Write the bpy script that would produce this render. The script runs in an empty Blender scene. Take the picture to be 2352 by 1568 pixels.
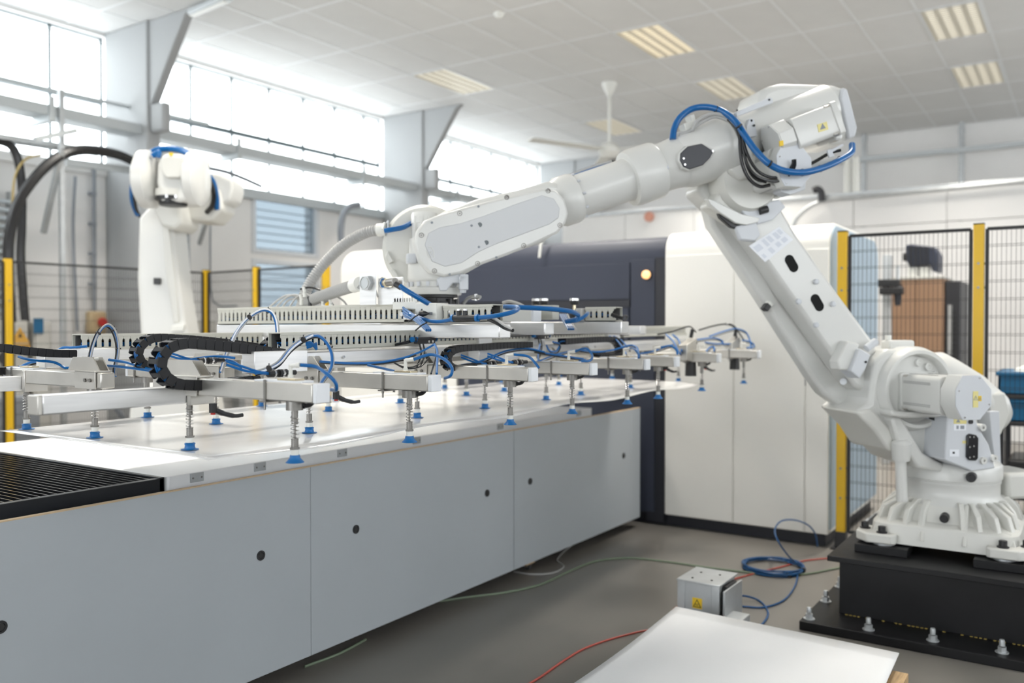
import bpy, bmesh, math, random
from mathutils import Vector as V, Matrix

# ------------------------------------------------------------------ camera, light, exposure
SC = bpy.context.scene
COL = SC.collection
F, PCX, PCY, HOR, CAMH = 1990.0, 1176.0, 784.0, 752.0, 1.5
AZ = math.atan2(1324.0, F)                      # heading of the lens, measured from +X
PIT = -math.atan2(PCY - HOR, F)
RGT = V((math.sin(AZ), -math.cos(AZ), 0))
FWD = V((math.cos(AZ) * math.cos(PIT), math.sin(AZ) * math.cos(PIT), math.sin(PIT)))
UPV = RGT.cross(FWD)
EYE = V((0, 0, CAMH))
cd = bpy.data.cameras.new('camera')
cam = bpy.data.objects.new('camera', cd)
COL.objects.link(cam)
cam.matrix_world = Matrix.Translation(EYE) @ Matrix((RGT, UPV, -FWD)).transposed().to_4x4()
cd.sensor_width = 36.0
cd.lens = 36.0 * F / 2352.0
cd.clip_start = 0.05
cd.clip_end = 200
cd.dof.use_dof = True
cd.dof.focus_distance = 2.95
cd.dof.aperture_fstop = 1.7
SC.camera = cam
SC.view_settings.view_transform = 'Standard'
SC.view_settings.look = 'None'
SC.view_settings.exposure = 0.55
SC.view_settings.gamma = 1.0
SC.view_settings.use_curve_mapping = False
wd = bpy.data.worlds.new('overcast_sky')
SC.world = wd
wd.use_nodes = True
bg = wd.node_tree.nodes['Background']
bg.inputs[0].default_value = (0.93, 0.97, 1.0, 1)
bg.inputs[1].default_value = 4.6

# ------------------------------------------------------------------ pixel geometry
def ray(x, y): return FWD + RGT * ((x - PCX) / F) - UPV * ((y - PCY) / F)
def onz(x, y, z): d = ray(x, y); return EYE + d * ((z - CAMH) / d.z)
def onx(x, y, X): d = ray(x, y); return EYE + d * (X / d.x)
def ony(x, y, Y): d = ray(x, y); return EYE + d * (Y / d.y)
def dep(x, y, D): return EYE + ray(x, y) * D

# ------------------------------------------------------------------ materials
MATS = {}
def mat(name, col, rough=0.5, metal=0.0, noise=0.0, nscale=8.0, bump=0.0, bscale=60.0, coat=0.0, emit=None, estr=0.0, stretch=None, spec=None):
    if name in MATS: return MATS[name]
    m = bpy.data.materials.new(name)
    m.use_nodes = True
    nt = m.node_tree
    b = nt.nodes['Principled BSDF']
    b.inputs['Base Color'].default_value = (*col, 1)
    b.inputs['Roughness'].default_value = rough
    b.inputs['Metallic'].default_value = metal
    if spec is not None: b.inputs['Specular IOR Level'].default_value = spec
    if coat:
        b.inputs['Coat Weight'].default_value = coat
        b.inputs['Coat Roughness'].default_value = 0.12
    if emit:
        b.inputs['Emission Color'].default_value = (*emit, 1)
        b.inputs['Emission Strength'].default_value = estr
    if noise or bump:
        tc = nt.nodes.new('ShaderNodeTexCoord')
        mp = nt.nodes.new('ShaderNodeMapping')
        if stretch: mp.inputs['Scale'].default_value = stretch
        nt.links.new(tc.outputs['Object'], mp.inputs[0])
    if noise:
        n = nt.nodes.new('ShaderNodeTexNoise')
        n.inputs['Scale'].default_value = nscale
        n.inputs['Detail'].default_value = 5
        nt.links.new(mp.outputs[0], n.inputs['Vector'])
        r = nt.nodes.new('ShaderNodeValToRGB')
        r.color_ramp.elements[0].position = 0.3
        r.color_ramp.elements[1].position = 0.7
        r.color_ramp.elements[0].color = (*[max(0, c * (1 - noise)) for c in col], 1)
        r.color_ramp.elements[1].color = (*[min(1, c * (1 + noise)) for c in col], 1)
        nt.links.new(n.outputs['Fac'], r.inputs[0])
        nt.links.new(r.outputs[0], b.inputs['Base Color'])
        mr = nt.nodes.new('ShaderNodeMapRange')
        mr.inputs['To Min'].default_value = max(0.02, rough - 0.06)
        mr.inputs['To Max'].default_value = rough + 0.08
        nt.links.new(n.outputs['Fac'], mr.inputs['Value'])
        nt.links.new(mr.outputs[0], b.inputs['Roughness'])
    if bump:
        n2 = nt.nodes.new('ShaderNodeTexNoise')
        n2.inputs['Scale'].default_value = bscale
        nt.links.new(mp.outputs[0], n2.inputs['Vector'])
        bp = nt.nodes.new('ShaderNodeBump')
        bp.inputs['Strength'].default_value = bump
        bp.inputs['Distance'].default_value = 0.002
        nt.links.new(n2.outputs['Fac'], bp.inputs['Height'])
        nt.links.new(bp.outputs[0], b.inputs['Normal'])
    MATS[name] = m
    return m

def glassmat(name, tint, gloss=0.08, rough=0.02):
    m = bpy.data.materials.new(name)
    m.use_nodes = True
    nt = m.node_tree
    nt.nodes.remove(nt.nodes['Principled BSDF'])
    t = nt.nodes.new('ShaderNodeBsdfTransparent')
    t.inputs[0].default_value = (*tint, 1)
    g = nt.nodes.new('ShaderNodeBsdfGlossy')
    g.inputs['Roughness'].default_value = rough
    mx = nt.nodes.new('ShaderNodeMixShader')
    mx.inputs[0].default_value = gloss
    nt.links.new(t.outputs[0], mx.inputs[1])
    nt.links.new(g.outputs[0], mx.inputs[2])
    nt.links.new(mx.outputs[0], nt.nodes['Material Output'].inputs[0])
    return m

M = dict(
    robot=mat('robot_white_paint', (0.66, 0.66, 0.635), 0.33, 0, 0.015, 3, coat=0.25),
    robot_cast=mat('robot_cast_white_paint', (0.66, 0.655, 0.615), 0.4, 0, 0.02, 4, 0.15, 90, coat=0.15),
    robot_plate=mat('robot_grey_white_plate', (0.60, 0.62, 0.65), 0.42),
    alu=mat('aluminium_tube', (0.80, 0.80, 0.80), 0.32, 0.75, 0.05, 6, stretch=(1, 1, 12)),
    steel=mat('brushed_stainless', (0.60, 0.58, 0.54), 0.36, 0.85, 0.06, 10),
    steel_dark=mat('zinc_steel', (0.26, 0.25, 0.235), 0.38, 0.85, 0.1, 40),
    chrome=mat('bright_steel', (0.72, 0.72, 0.72), 0.18, 1.0),
    brass=mat('nickel_brass', (0.66, 0.58, 0.42), 0.25, 0.9),
    endcap=mat('pale_end_cap', (0.78, 0.80, 0.83), 0.45),
    duct=mat('duct_grey_plastic', (0.52, 0.515, 0.46), 0.45),
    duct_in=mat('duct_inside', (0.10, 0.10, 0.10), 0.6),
    blue=mat('blue_air_hose', (0.001, 0.11, 0.34), 0.28, coat=0.1),
    hose_dark=mat('dark_blue_hose', (0.008, 0.07, 0.2), 0.35),
    blue_thin=mat('blue_thin_hose', (0.002, 0.12, 0.38), 0.35),
    cup=mat('blue_rubber_cup', (0.002, 0.13, 0.38), 0.4),
    black=mat('black_plastic', (0.018, 0.018, 0.02), 0.42),
    blackg=mat('black_gloss_cable', (0.015, 0.015, 0.016), 0.25),
    chain=mat('black_chain_plastic', (0.012, 0.012, 0.014), 0.42, 0, 0.1, 30, spec=0.3),
    grey_hose=mat('grey_cable', (0.42, 0.42, 0.41), 0.45),
    white_plastic=mat('white_plastic', (0.74, 0.74, 0.70), 0.45),
    sheetmetal=mat('white_sheet', (0.88, 0.875, 0.865), 0.18, 0.3, 0.02, 2),
    board=mat('white_board', (0.92, 0.925, 0.93), 0.30, 0, 0.015, 2),
    panel=mat('pale_grey_panel', (0.40, 0.43, 0.455), 0.45, 0, 0.03, 1.5),
    mdf=mat('tan_board_edge', (0.55, 0.42, 0.27), 0.7, 0, 0.1, 40),
    wood=mat('raw_wood', (0.50, 0.34, 0.18), 0.7, 0, 0.2, 12, stretch=(1, 8, 8)),
    grate=mat('black_grating', (0.02, 0.022, 0.026), 0.3, 0.3),
    navy=mat('navy_enclosure', (0.040, 0.046, 0.068), 0.5, 0, 0.03, 2, spec=0.3),
    navy_dark=mat('dark_recess', (0.012, 0.013, 0.02), 0.5),
    encl=mat('cream_white_enclosure', (0.80, 0.785, 0.74), 0.38, 0, 0.015, 1.0),
    floor=mat('grey_epoxy_floor', (0.175, 0.164, 0.148), 0.36, 0, 0.12, 1.3),
    wall=mat('white_painted_wall', (0.80, 0.79, 0.775), 0.7, 0, 0.03, 1.0, 0.1, 30),
    tile=mat('ceiling_tile', (0.66, 0.657, 0.645), 0.85, 0, 0.02, 3),
    tbar=mat('ceiling_grid_bar', (0.72, 0.73, 0.73), 0.5),
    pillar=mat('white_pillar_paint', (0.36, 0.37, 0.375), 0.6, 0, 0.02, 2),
    yellow=mat('yellow_post', (0.72, 0.44, 0.012), 0.4, 0, 0.03, 4),
    mesh=mat('black_wire', (0.015, 0.015, 0.016), 0.5),
    pedestal=mat('black_painted_steel', (0.010, 0.010, 0.011), 0.42, 0.0, 0.3, 3, 0.2, 20, spec=0.25),
    galv=mat('galvanised_steel', (0.52, 0.54, 0.55), 0.42, 0.6, 0.08, 9),
    cardboard=mat('brown_cabinet', (0.36, 0.215, 0.13), 0.6, 0, 0.04, 3),
    crate=mat('blue_crate', (0.008, 0.12, 0.26), 0.45),
    darkrack=mat('dark_rack', (0.03, 0.03, 0.035), 0.5),
    greycab=mat('grey_cabinet', (0.55, 0.54, 0.50), 0.5),
    sign_y=mat('sign_yellow', (0.83, 0.56, 0.03), 0.5),
    sign_o=mat('sign_amber', (0.72, 0.40, 0.07), 0.5),
    label_y=mat('pale_yellow_label', (0.74, 0.66, 0.28), 0.5),
    label_w=mat('white_label', (0.80, 0.82, 0.86), 0.5),
    ink=mat('grey_ink', (0.25, 0.27, 0.30), 0.6),
    inkblack=mat('black_ink', (0.02, 0.02, 0.02), 0.6),
    red=mat('red_plastic', (0.5, 0.02, 0.015), 0.4),
    redcable=mat('red_cable', (0.42, 0.07, 0.05), 0.45),
    greencable=mat('green_cable', (0.16, 0.21, 0.14), 0.5),
    lamp=mat('orange_lamp', (1.0, 0.55, 0.25), 0.4, emit=(1.0, 0.50, 0.20), estr=0.9),
    lite=mat('fluorescent_panel', (0.9, 0.85, 0.7), 0.5, emit=(1.0, 0.88, 0.68), estr=0.5),
    lite_dim=mat('fluorescent_panel_dim', (0.9, 0.88, 0.8), 0.5, emit=(1.0, 0.97, 0.90), estr=0.35),
    reflector=mat('lamp_reflector', (0.72, 0.68, 0.58), 0.3, 0.3),
    darkglass=mat('dark_gloss', (0.012, 0.012, 0.015), 0.1),
    frame=mat('window_frame_white', (0.66, 0.68, 0.70), 0.5),
    mullion=mat('grey_mullion', (0.10, 0.13, 0.14), 0.5),
    tray=mat('cable_tray_grey', (0.52, 0.55, 0.56), 0.5, 0.3),
)
M['glass'] = glassmat('clear_glass', (0.97, 0.98, 0.98))
M['glass_blue'] = glassmat('blue_tinted_glass', (0.305, 0.335, 0.355), 0.06)

# ------------------------------------------------------------------ mesh building
class MB:
    def __init__(s): s.v = []; s.f = []
    def add(s, vs, fs):
        o = len(s.v)
        s.v += [tuple(v) for v in vs]
        s.f += [tuple(i + o for i in f) for f in fs]
        return s
    def box(s, x0, x1, y0, y1, z0, z1):
        return s.add([(x0, y0, z0), (x1, y0, z0), (x1, y1, z0), (x0, y1, z0), (x0, y0, z1), (x1, y0, z1), (x1, y1, z1), (x0, y1, z1)],
                     [(0, 3, 2, 1), (4, 5, 6, 7), (0, 1, 5, 4), (1, 2, 6, 5), (2, 3, 7, 6), (3, 0, 4, 7)])
    def obox(s, c, a, b, hx, hy, hz):          # centre, x-axis, y-hint, half sizes
        a = V(a).normalized(); b = V(b); k = a.cross(b).normalized(); b = k.cross(a); c = V(c)
        P = []
        for dz in (-hz, hz):
            for dx, dy in ((-hx, -hy), (hx, -hy), (hx, hy), (-hx, hy)):
                P.append(c + a * dx + b * dy + k * dz)
        return s.add(P, [(0, 3, 2, 1), (4, 5, 6, 7), (0, 1, 5, 4), (1, 2, 6, 5), (2, 3, 7, 6), (3, 0, 4, 7)])
    def beam(s, p, q, w, h, up=(0, 0, 1)):     # bar from p to q, width w (sideways), height h (up)
        p, q = V(p), V(q)
        a = q - p
        side = V(up).cross(a)
        return s.obox((p + q) / 2, a, side, a.length / 2, w / 2, h / 2)
    def cyl(s, p, q, r, r2=None, n=16, cap=True):
        p, q = V(p), V(q)
        r2 = r if r2 is None else r2
        a = (q - p).normalized()
        t = V((0, 0, 1)) if abs(a.z) < 0.9 else V((1, 0, 0))
        b = a.cross(t).normalized(); c = a.cross(b)
        P = []
        for i in range(n):
            w = 2 * math.pi * i / n
            d = b * math.cos(w) + c * math.sin(w)
            P += [p + d * r, q + d * r2]
        fs = [(2 * i, 2 * ((i + 1) % n), 2 * ((i + 1) % n) + 1, 2 * i + 1) for i in range(n)]
        if cap: fs += [tuple(2 * i for i in reversed(range(n))), tuple(2 * i + 1 for i in range(n))]
        return s.add(P, fs)
    def lathe(s, prof, p, a, n=24):             # prof: (radius, height along a)
        p, a = V(p), V(a).normalized()
        t = V((0, 0, 1)) if abs(a.z) < 0.9 else V((1, 0, 0))
        b = a.cross(t).normalized(); c = a.cross(b)
        P, fs, m = [], [], len(prof)
        for i in range(n):
            w = 2 * math.pi * i / n
            d = b * math.cos(w) + c * math.sin(w)
            for r, h in prof: P.append(p + a * h + d * max(r, 1e-5))
        for i in range(n):
            j = (i + 1) % n
            for k in range(m - 1): fs.append((i * m + k, j * m + k, j * m + k + 1, i * m + k + 1))
        return s.add(P, fs)
    def tube(s, pts, r, n=8, cap=True):
        pts = [V(p) for p in pts]
        P, fs = [], []
        d0 = (pts[1] - pts[0]).normalized()
        t = V((0, 0, 1)) if abs(d0.z) < 0.9 else V((1, 0, 0))
        b = d0.cross(t).normalized()
        N = len(pts)
        for i, p in enumerate(pts):
            d = (pts[min(i + 1, N - 1)] - pts[max(i - 1, 0)]).normalized()
            b = (b - d * b.dot(d)).normalized()
            c = d.cross(b)
            rr = r[i] if isinstance(r, (list, tuple)) else r
            for k in range(n):
                w = 2 * math.pi * k / n
                P.append(p + (b * math.cos(w) + c * math.sin(w)) * rr)
        for i in range(N - 1):
            for k in range(n):
                k2 = (k + 1) % n
                fs.append((i * n + k, i * n + k2, (i + 1) * n + k2, (i + 1) * n + k))
        if cap: fs += [tuple(reversed(range(n))), tuple((N - 1) * n + k for k in range(n))]
        return s.add(P, fs)
    def prism(s, A, B):                         # two matching outlines (3D), A facing out one way
        n = len(A)
        return s.add(list(A) + list(B), [tuple(range(n)), tuple(reversed(range(n, 2 * n)))] +
                     [(i, n + i, n + (i + 1) % n, (i + 1) % n) for i in range(n)])
    def build(s, name, m, parent=None, bevel=0.0, smooth=35, seg=2, kind=None, flip=True, off=None):
        me = bpy.data.meshes.new(name)
        vs = s.v
        if off is not None: vs = [(x - off[0], y - off[1], z - off[2]) for x, y, z in vs]
        me.from_pydata(vs, [], s.f)
        if flip:
            bm = bmesh.new(); bm.from_mesh(me)
            bmesh.ops.recalc_face_normals(bm, faces=bm.faces)
            bm.to_mesh(me); bm.free()
        me.materials.append(M[m] if isinstance(m, str) else m)
        me.shade_smooth()
        me.set_sharp_from_angle(angle=math.radians(smooth))
        o = bpy.data.objects.new(name, me)
        COL.objects.link(o)
        if parent is not None:
            o.parent = parent
            if off is None and parent.get('_w'):
                o.matrix_parent_inverse = Matrix.Translation(-V(parent['_w']))
        if bevel:
            bv = o.modifiers.new('bevel', 'BEVEL')
            bv.width, bv.segments, bv.limit_method = bevel, seg, 'ANGLE'
            bv.angle_limit = math.radians(40)
            bv.harden_normals = False
        if kind: o['kind'] = kind
        return o

def tag(o, label, cat, group=None):
    o['label'] = label; o['category'] = cat
    if group: o['group'] = group
    return o
def thing(name, loc, label=None, cat=None, rotz=0.0, group=None, kind=None):
    o = bpy.data.objects.new(name, None)
    COL.objects.link(o)
    o.empty_display_size = 0.1
    o.location = loc
    o.rotation_euler = (0, 0, rotz)
    if rotz == 0: o['_w'] = tuple(loc)          # parts of this thing are given in world space
    if label: tag(o, label, cat, group)
    if kind: o['kind'] = kind
    return o
def dup(o, parent=None, loc=None, rot=None):
    c = o.copy()
    COL.objects.link(c)
    mi = o.matrix_parent_inverse.copy()
    c.parent = parent
    c.matrix_parent_inverse = mi
    if loc is not None: c.location = loc
    if rot is not None: c.rotation_euler = rot
    return c
def cr(pts, k=6):                               # smooth path through points
    pts = [V(p) for p in pts]
    if len(pts) < 3: return pts
    q = [pts[0] * 2 - pts[1]] + pts + [pts[-1] * 2 - pts[-2]]
    out = []
    for i in range(1, len(q) - 2):
        a, b, c, d = q[i - 1:i + 3]
        for j in range(k):
            t = j / k
            out.append(0.5 * ((2 * b) + (c - a) * t + (2 * a - 5 * b + 4 * c - d) * t * t + (3 * b - a - 3 * c + d) * t ** 3))
    out.append(pts[-1])
    return out
def ngon(c, r, n, ph=0.0): return [(c[0] + r * math.cos(ph + 2 * math.pi * i / n), c[1] + r * math.sin(ph + 2 * math.pi * i / n)) for i in range(n)]
def rrect(x0, x1, y0, y1, r, n=5):
    out = []
    for cx, cy, a in ((x1 - r, y1 - r, 0), (x0 + r, y1 - r, 90), (x0 + r, y0 + r, 180), (x1 - r, y0 + r, 270)):
        for i in range(n + 1):
            w = math.radians(a + 90 * i / n)
            out.append((cx + r * math.cos(w), cy + r * math.sin(w)))
    return out
R = random.Random(4)
# ------------------------------------------------------------------ the hall
CZ = 5.0            # ceiling height
WY = 9.8            # window wall
FX = 16.8           # far wall
fl = MB().box(-10, 18.5, -5.2, 11, -0.1, 0.0).build('floor', 'floor', kind='structure')
fl['label'] = 'dark grey worn floor of the hall'
ce = MB().box(-10, FX + 0.2, -5.2, WY + 0.3, CZ + 0.03, CZ + 0.2).build('ceiling', 'tile', kind='structure')
# tiles in a visible grid, lamps take the place of some of them
TX, TY, X0, Y0 = 1.25, 0.625, 9.25, 4.74
lamps = {(0, -1): 'lite', (3, -6): 'lite_dim', (1, -6): 'lite_dim', (0, 4): 'lite_dim', (3, 3): 'lite_dim', (2, -1): 'lite_dim'}
for _i in (-2, -4): lamps[(_i, -1)] = 'lite'  # from here on, lamps added outside the view
lamps[(-4, 4)] = 'lite'
for _i in (-1, -3): lamps[(_i, -6)] = 'lite'
tm = None
for i in range(-4, 7):
    for j in range(-11, 9):
        x, y = X0 + i * TX, Y0 + j * TY
        if x + TX > FX + 0.9 or y + TY > WY + 0.3: continue
        if lamps.get((i, j)): continue
        if tm is None:
            tm = MB().box(0.012, TX - 0.012, 0.012, TY - 0.012, 0, 0.03).build('ceiling_panel', 'tile', ce)
            tm.location = (x, y, CZ)
        else:
            dup(tm, ce, (x, y, CZ))
b = MB()
for i in range(-4, 8): b.box(X0 + i * TX - 0.014, X0 + i * TX + 0.014, -2.5, WY, CZ - 0.006, CZ + 0.03)
for j in range(-11, 10):
    y = Y0 + j * TY
    if y < WY: b.box(X0 - 4 * TX, FX, y - 0.014, y + 0.014, CZ - 0.005, CZ + 0.03)
b.build('grid_bar', 'tbar', ce)

LAMP_W = 42.0
def ceiling_lamp(i, j, m, label):
    x, y = X0 + i * TX, Y0 + j * TY
    t = thing('ceiling_lamp', (x + TX / 2, y + TY / 2, CZ), label, 'ceiling lamp', group='louvred lamps set into the ceiling grid')
    fr = MB()
    for a in ((x + .015, x + .035, y + .015, y + TY - .015), (x + TX - .035, x + TX - .015, y + .015, y + TY - .015), (x + .035, x + TX - .035, y + .015, y + .035), (x + .035, x + TX - .035, y + TY - .035, y + TY - .015)):
        fr.box(*a, CZ - .012, CZ + .03)
    fr.build('frame', 'tbar', t)
    for k in range(4):
        y0 = y + .04 + k * (TY - .08) / 4
        MB().box(x + .04, x + TX - .04, y0 + .03, y0 + (TY - .08) / 4 - .03, CZ + .006, CZ + .02).build('light_strip', m, t)
    lv = MB()
    for k in range(5): lv.box(x + .035, x + TX - .035, y + .036 + k * (TY - .08) / 4, y + .048 + k * (TY - .08) / 4, CZ - .012, CZ + .02)
    for k in range(17): lv.box(x + .07 + k * (TX - .14) / 16, x + .074 + k * (TX - .14) / 16, y + .036, y + TY - .036, CZ - .010, CZ + .004)
    lv.build('louvre', 'reflector', t)
    l = bpy.data.lights.new('tube_light', 'AREA')            # the tubes' own light, cut off sideways by the louvre
    l.shape, l.size, l.size_y, l.energy, l.color, l.spread = 'RECTANGLE', TX - .1, TY - .1, LAMP_W, (1.0, .95, .87), math.radians(100)
    lo = bpy.data.objects.new('tube_light', l)
    COL.objects.link(lo)
    lo.parent = t
    lo.location = (0, 0, -.016)
ceiling_lamp(0, -1, 'lite', 'warm glowing louvred ceiling lamp above the navy enclosure')
ceiling_lamp(3, -6, 'lite_dim', 'pale louvred ceiling lamp by the far partition, above the fence posts')
ceiling_lamp(1, -6, 'lite_dim', 'pale louvred ceiling lamp two panels along from the one by the partition')
ceiling_lamp(0, 4, 'lite_dim', 'pale ceiling lamp beside the haunch of the second pillar')
ceiling_lamp(3, 3, 'lite_dim', 'small pale ceiling lamp behind the ceiling fan')

ceiling_lamp(2, -1, 'lite_dim', 'pale ceiling lamp behind the head of the white robot')
for i, j, lb in ((-2, -1, 'added unseen louvred lamp above the middle of the gripper'), (-4, -1, 'added unseen louvred lamp above the near end of the table'), (-6, -1, 'added unseen louvred lamp above the black grating'), (-4, 4, 'added unseen louvred lamp above the second robot'), (-6, 4, 'added unseen louvred lamp above the beige electrical cabinet'), (-1, -6, 'added unseen louvred lamp above the black pedestal'), (-3, -6, 'added unseen louvred lamp above the white floor sheet')):
    ceiling_lamp(i, j, 'lite', lb)  # added out of view to brighten the board, floor and left background
# smoke detector, fan
p = onz(1147, 30, CZ)
MB().lathe([(0.001, -.055), (.03, -.055), (.055, -.03), (.065, 0)], p, (0, 0, 1)).build('smoke_detector', 'white_plastic')
tag(bpy.data.objects['smoke_detector'], 'small round white smoke detector on the ceiling', 'detector')
p = onz(1400, 190, CZ)
t = thing('ceiling_fan', (p.x, p.y, CZ), 'white ceiling fan on a thin rod, still blades', 'fan')
MB().lathe([(.11, 0), (.11, -.03), (.05, -.16), (.03, -.18)], p, (0, 0, 1), 16).build('canopy', 'white_plastic', t)
MB().cyl(p, p - V((0, 0, .95)), .024, n=10).build('rod', 'white_plastic', t)
MB().lathe([(.001, -.86), (.1, -.87), (.15, -.93), (.15, -1.0), (.09, -1.06), (.001, -1.07)], p, (0, 0, 1), 20).build('motor_housing', 'white_plastic', t)
for k in range(3):
    w = math.radians(35 + 120 * k)
    d = V((math.cos(w), math.sin(w), 0)); s_ = V((-d.y, d.x, 0.12))
    MB().obox(p + d * .75 - V((0, 0, .96)), d, s_, .6, .075, .006).build('blade', 'white_plastic', t)

# unseen walls on the lens side: openings added and sized to light the hall
wf = thing('wall_left', (-10, 1, 0), kind='structure')
MB().box(-10.2, -10, -5, WY + .3, 0, .6).build('wall_panel', 'wall', wf)
MB().box(-10.2, -10, -5, WY + .3, 4.7, CZ + .05).build('wall_panel', 'wall', wf)
MB().box(-10.2, -10, -5, 0.4, .6, 4.7).build('wall_panel', 'wall', wf)
MB().box(-10.2, -10, 8.0, WY, .6, 4.7).build('wall_panel', 'wall', wf)
for k in range(2): MB().box(-10.2, -10, 2.8 + k * 2.6, 3.1 + k * 2.6, .6, 4.7).build('wall_pier', 'wall', wf)
wf = thing('wall_front', (5, -5, 0), kind='structure')
MB().box(-10, 17, -5.2, -5, 0, 1.9).build('wall_panel', 'wall', wf)
MB().box(-10, 17, -5.2, -5, 3.7, CZ + .05).build('wall_panel', 'wall', wf)
for k in range(8): MB().box(-10 + k * 3.4, -8.9 + k * 3.4, -5.2, -5, 1.9, 3.7).build('wall_pier', 'wall', wf)
# window wall: pieces around the openings
CL0, CL1 = 3.42, 4.96                    # clerestory sill and head
wl = thing('wall_back', (10, WY, 0), kind='structure')
def wallbox(x0, x1, z0, z1, nm='wall_panel', y0=WY, y1=WY + .3): return MB().box(x0, x1, y0, y1, z0, z1).build(nm, 'wall', wl)
wallbox(-10, 17, CL1, CZ + .03)
wallbox(-10, 8.12, 0, CL0); wallbox(9.40, 17, 0, CL0)
wallbox(8.12, 9.40, 0, 1.2); wallbox(8.12, 9.40, 3.43, CL0); wallbox(8.12, 9.40, 2.47, 2.55)
wallbox(-10, -8.7, CL0, CL1); wallbox(-3.9, -3.5, CL0, CL1); wallbox(15.85, 17, CL0, CL1)
# pale band under the sill
MB().box(-10, 17, WY - .05, WY, 3.30, 3.40).build('trim_1', 'wall', kind='structure')
# clerestory windows between the pillars
def clerestory(nm, x0, x1, xs):
    t = thing(nm, ((x0 + x1) / 2, WY + .1, CL0), kind='structure')
    xs = sorted([x0] + [x for x in xs if x0 + .1 < x < x1 - .1] + [x1])
    zz = [CL0, 4.20, CL1]
    for x in xs: MB().box(x - .011, x + .011, WY + .08, WY + .12, CL0, CL1).build('mullion', 'mullion', t)
    for z in zz: MB().box(x0, x1, WY + .07, WY + .13, z - (.03 if z == 4.20 else .013), z + (.03 if z == 4.20 else .013)).build('transom', 'mullion', t)
    for a, c in zip(xs[:-1], xs[1:]):
        for z0, z1 in zip(zz[:-1], zz[1:]):
            MB().box(a + .014, c - .014, WY + .095, WY + .105, z0 + .015, z1 - .015).build('pane', 'glass', t)
PX = [1.05, 5.95, 10.85, 15.8]
clerestory('window_1', 1.05, 5.97, [5.35 - .66 * k * 1.2 for k in range(0, 7)])
clerestory('window_2', 6.1, 10.86, [6.56 + .655 * k for k in range(0, 7)])
clerestory('window_3', 11.0, 15.85, [11.5 + .655 * k for k in range(0, 7)])
clerestory('window_5', -3.5, .75, [-3.5 + .85 * k for k in range(1, 5)])
clerestory('window_6', -8.7, -3.9, [-8.7 + .8 * k for k in range(1, 6)])
wallbox(.75, 1.05, CL0, CL1)
# lower window with two lights
t = thing('window_4', (8.76, WY + .1, 1.2), kind='structure')
for z0, z1 in ((2.55, 3.43), (1.2, 2.47)):
    for a in ((8.12, 8.19, z0, z1), (9.33, 9.40, z0, z1), (8.19, 9.33, z0, z0 + .06), (8.19, 9.33, z1 - .06, z1)):
        MB().box(a[0], a[1], WY - .02, WY + .12, a[2], a[3]).build('frame', 'frame', t, bevel=.006)
    MB().box(8.19, 9.33, WY + .05, WY + .06, z0 + .06, z1 - .06).build('pane', 'glass_blue', t)
    sl = MB()
    n = int((z1 - z0 - .12) / .11)
    for k in range(n): sl.box(8.2, 9.32, WY + .075, WY + .078, z0 + .08 + k * .11, z0 + .08 + k * .11 + .012)
    sl.build('blind_slat', 'frame', t)
# lintel over it
MB().box(7.4, 12.5, WY - .06, WY, 3.46 - .16, 3.46 - .02).build('trim_2', 'tray', kind='structure')

# pillars with haunches
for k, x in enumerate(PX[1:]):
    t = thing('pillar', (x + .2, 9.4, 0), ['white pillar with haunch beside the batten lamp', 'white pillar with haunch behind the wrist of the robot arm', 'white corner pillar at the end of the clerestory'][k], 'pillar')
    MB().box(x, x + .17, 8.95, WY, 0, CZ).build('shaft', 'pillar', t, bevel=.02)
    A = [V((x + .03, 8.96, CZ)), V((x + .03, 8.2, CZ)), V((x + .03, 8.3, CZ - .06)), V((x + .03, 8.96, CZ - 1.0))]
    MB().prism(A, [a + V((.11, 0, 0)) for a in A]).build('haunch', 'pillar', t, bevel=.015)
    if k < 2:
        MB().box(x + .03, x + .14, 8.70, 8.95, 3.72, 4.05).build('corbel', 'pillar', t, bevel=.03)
# ceiling beam strip and lamp by the first haunch
t = thing('batten_lamp', (6.1, 7.9, CZ), 'short grey batten lamp on the ceiling by the first haunch', 'lamp')
a, c = onz(440, 30, CZ - .05), onz(505, 2, CZ - .05)
MB().beam(a, c + (c - a) * .3, .11, .06).build('housing', 'tray', t, bevel=.01)
MB().beam(a + V((0, 0, -.035)), a + (c - a) * 1.2 + V((0, 0, -.035)), .05, .012).build('diffuser', 'white_plastic', t)

# far wall and the white partition in front of it
MB().box(FX, FX + .2, -5.2, WY + .3, 0, CZ + .05).build('wall_far', 'wall', kind='structure')
t = thing('wall_partition', (13, 2, 0), kind='structure')
ztop = 3.38
for k in range(9):
    y1 = 7.6 - k * 1.2
    MB().box(13.0, 13.06, y1 - 1.19, y1, 0, 2.92).build('wall_panel', 'wall', t, bevel=.004)
    MB().box(13.0, 13.06, y1 - 1.19, y1, 2.935, ztop).build('wall_panel', 'wall', t, bevel=.004)
MB().box(12.97, 13.09, -3.2, 7.6, ztop, ztop + .05).build('cap_rail', 'galv', t, bevel=.006)
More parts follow.
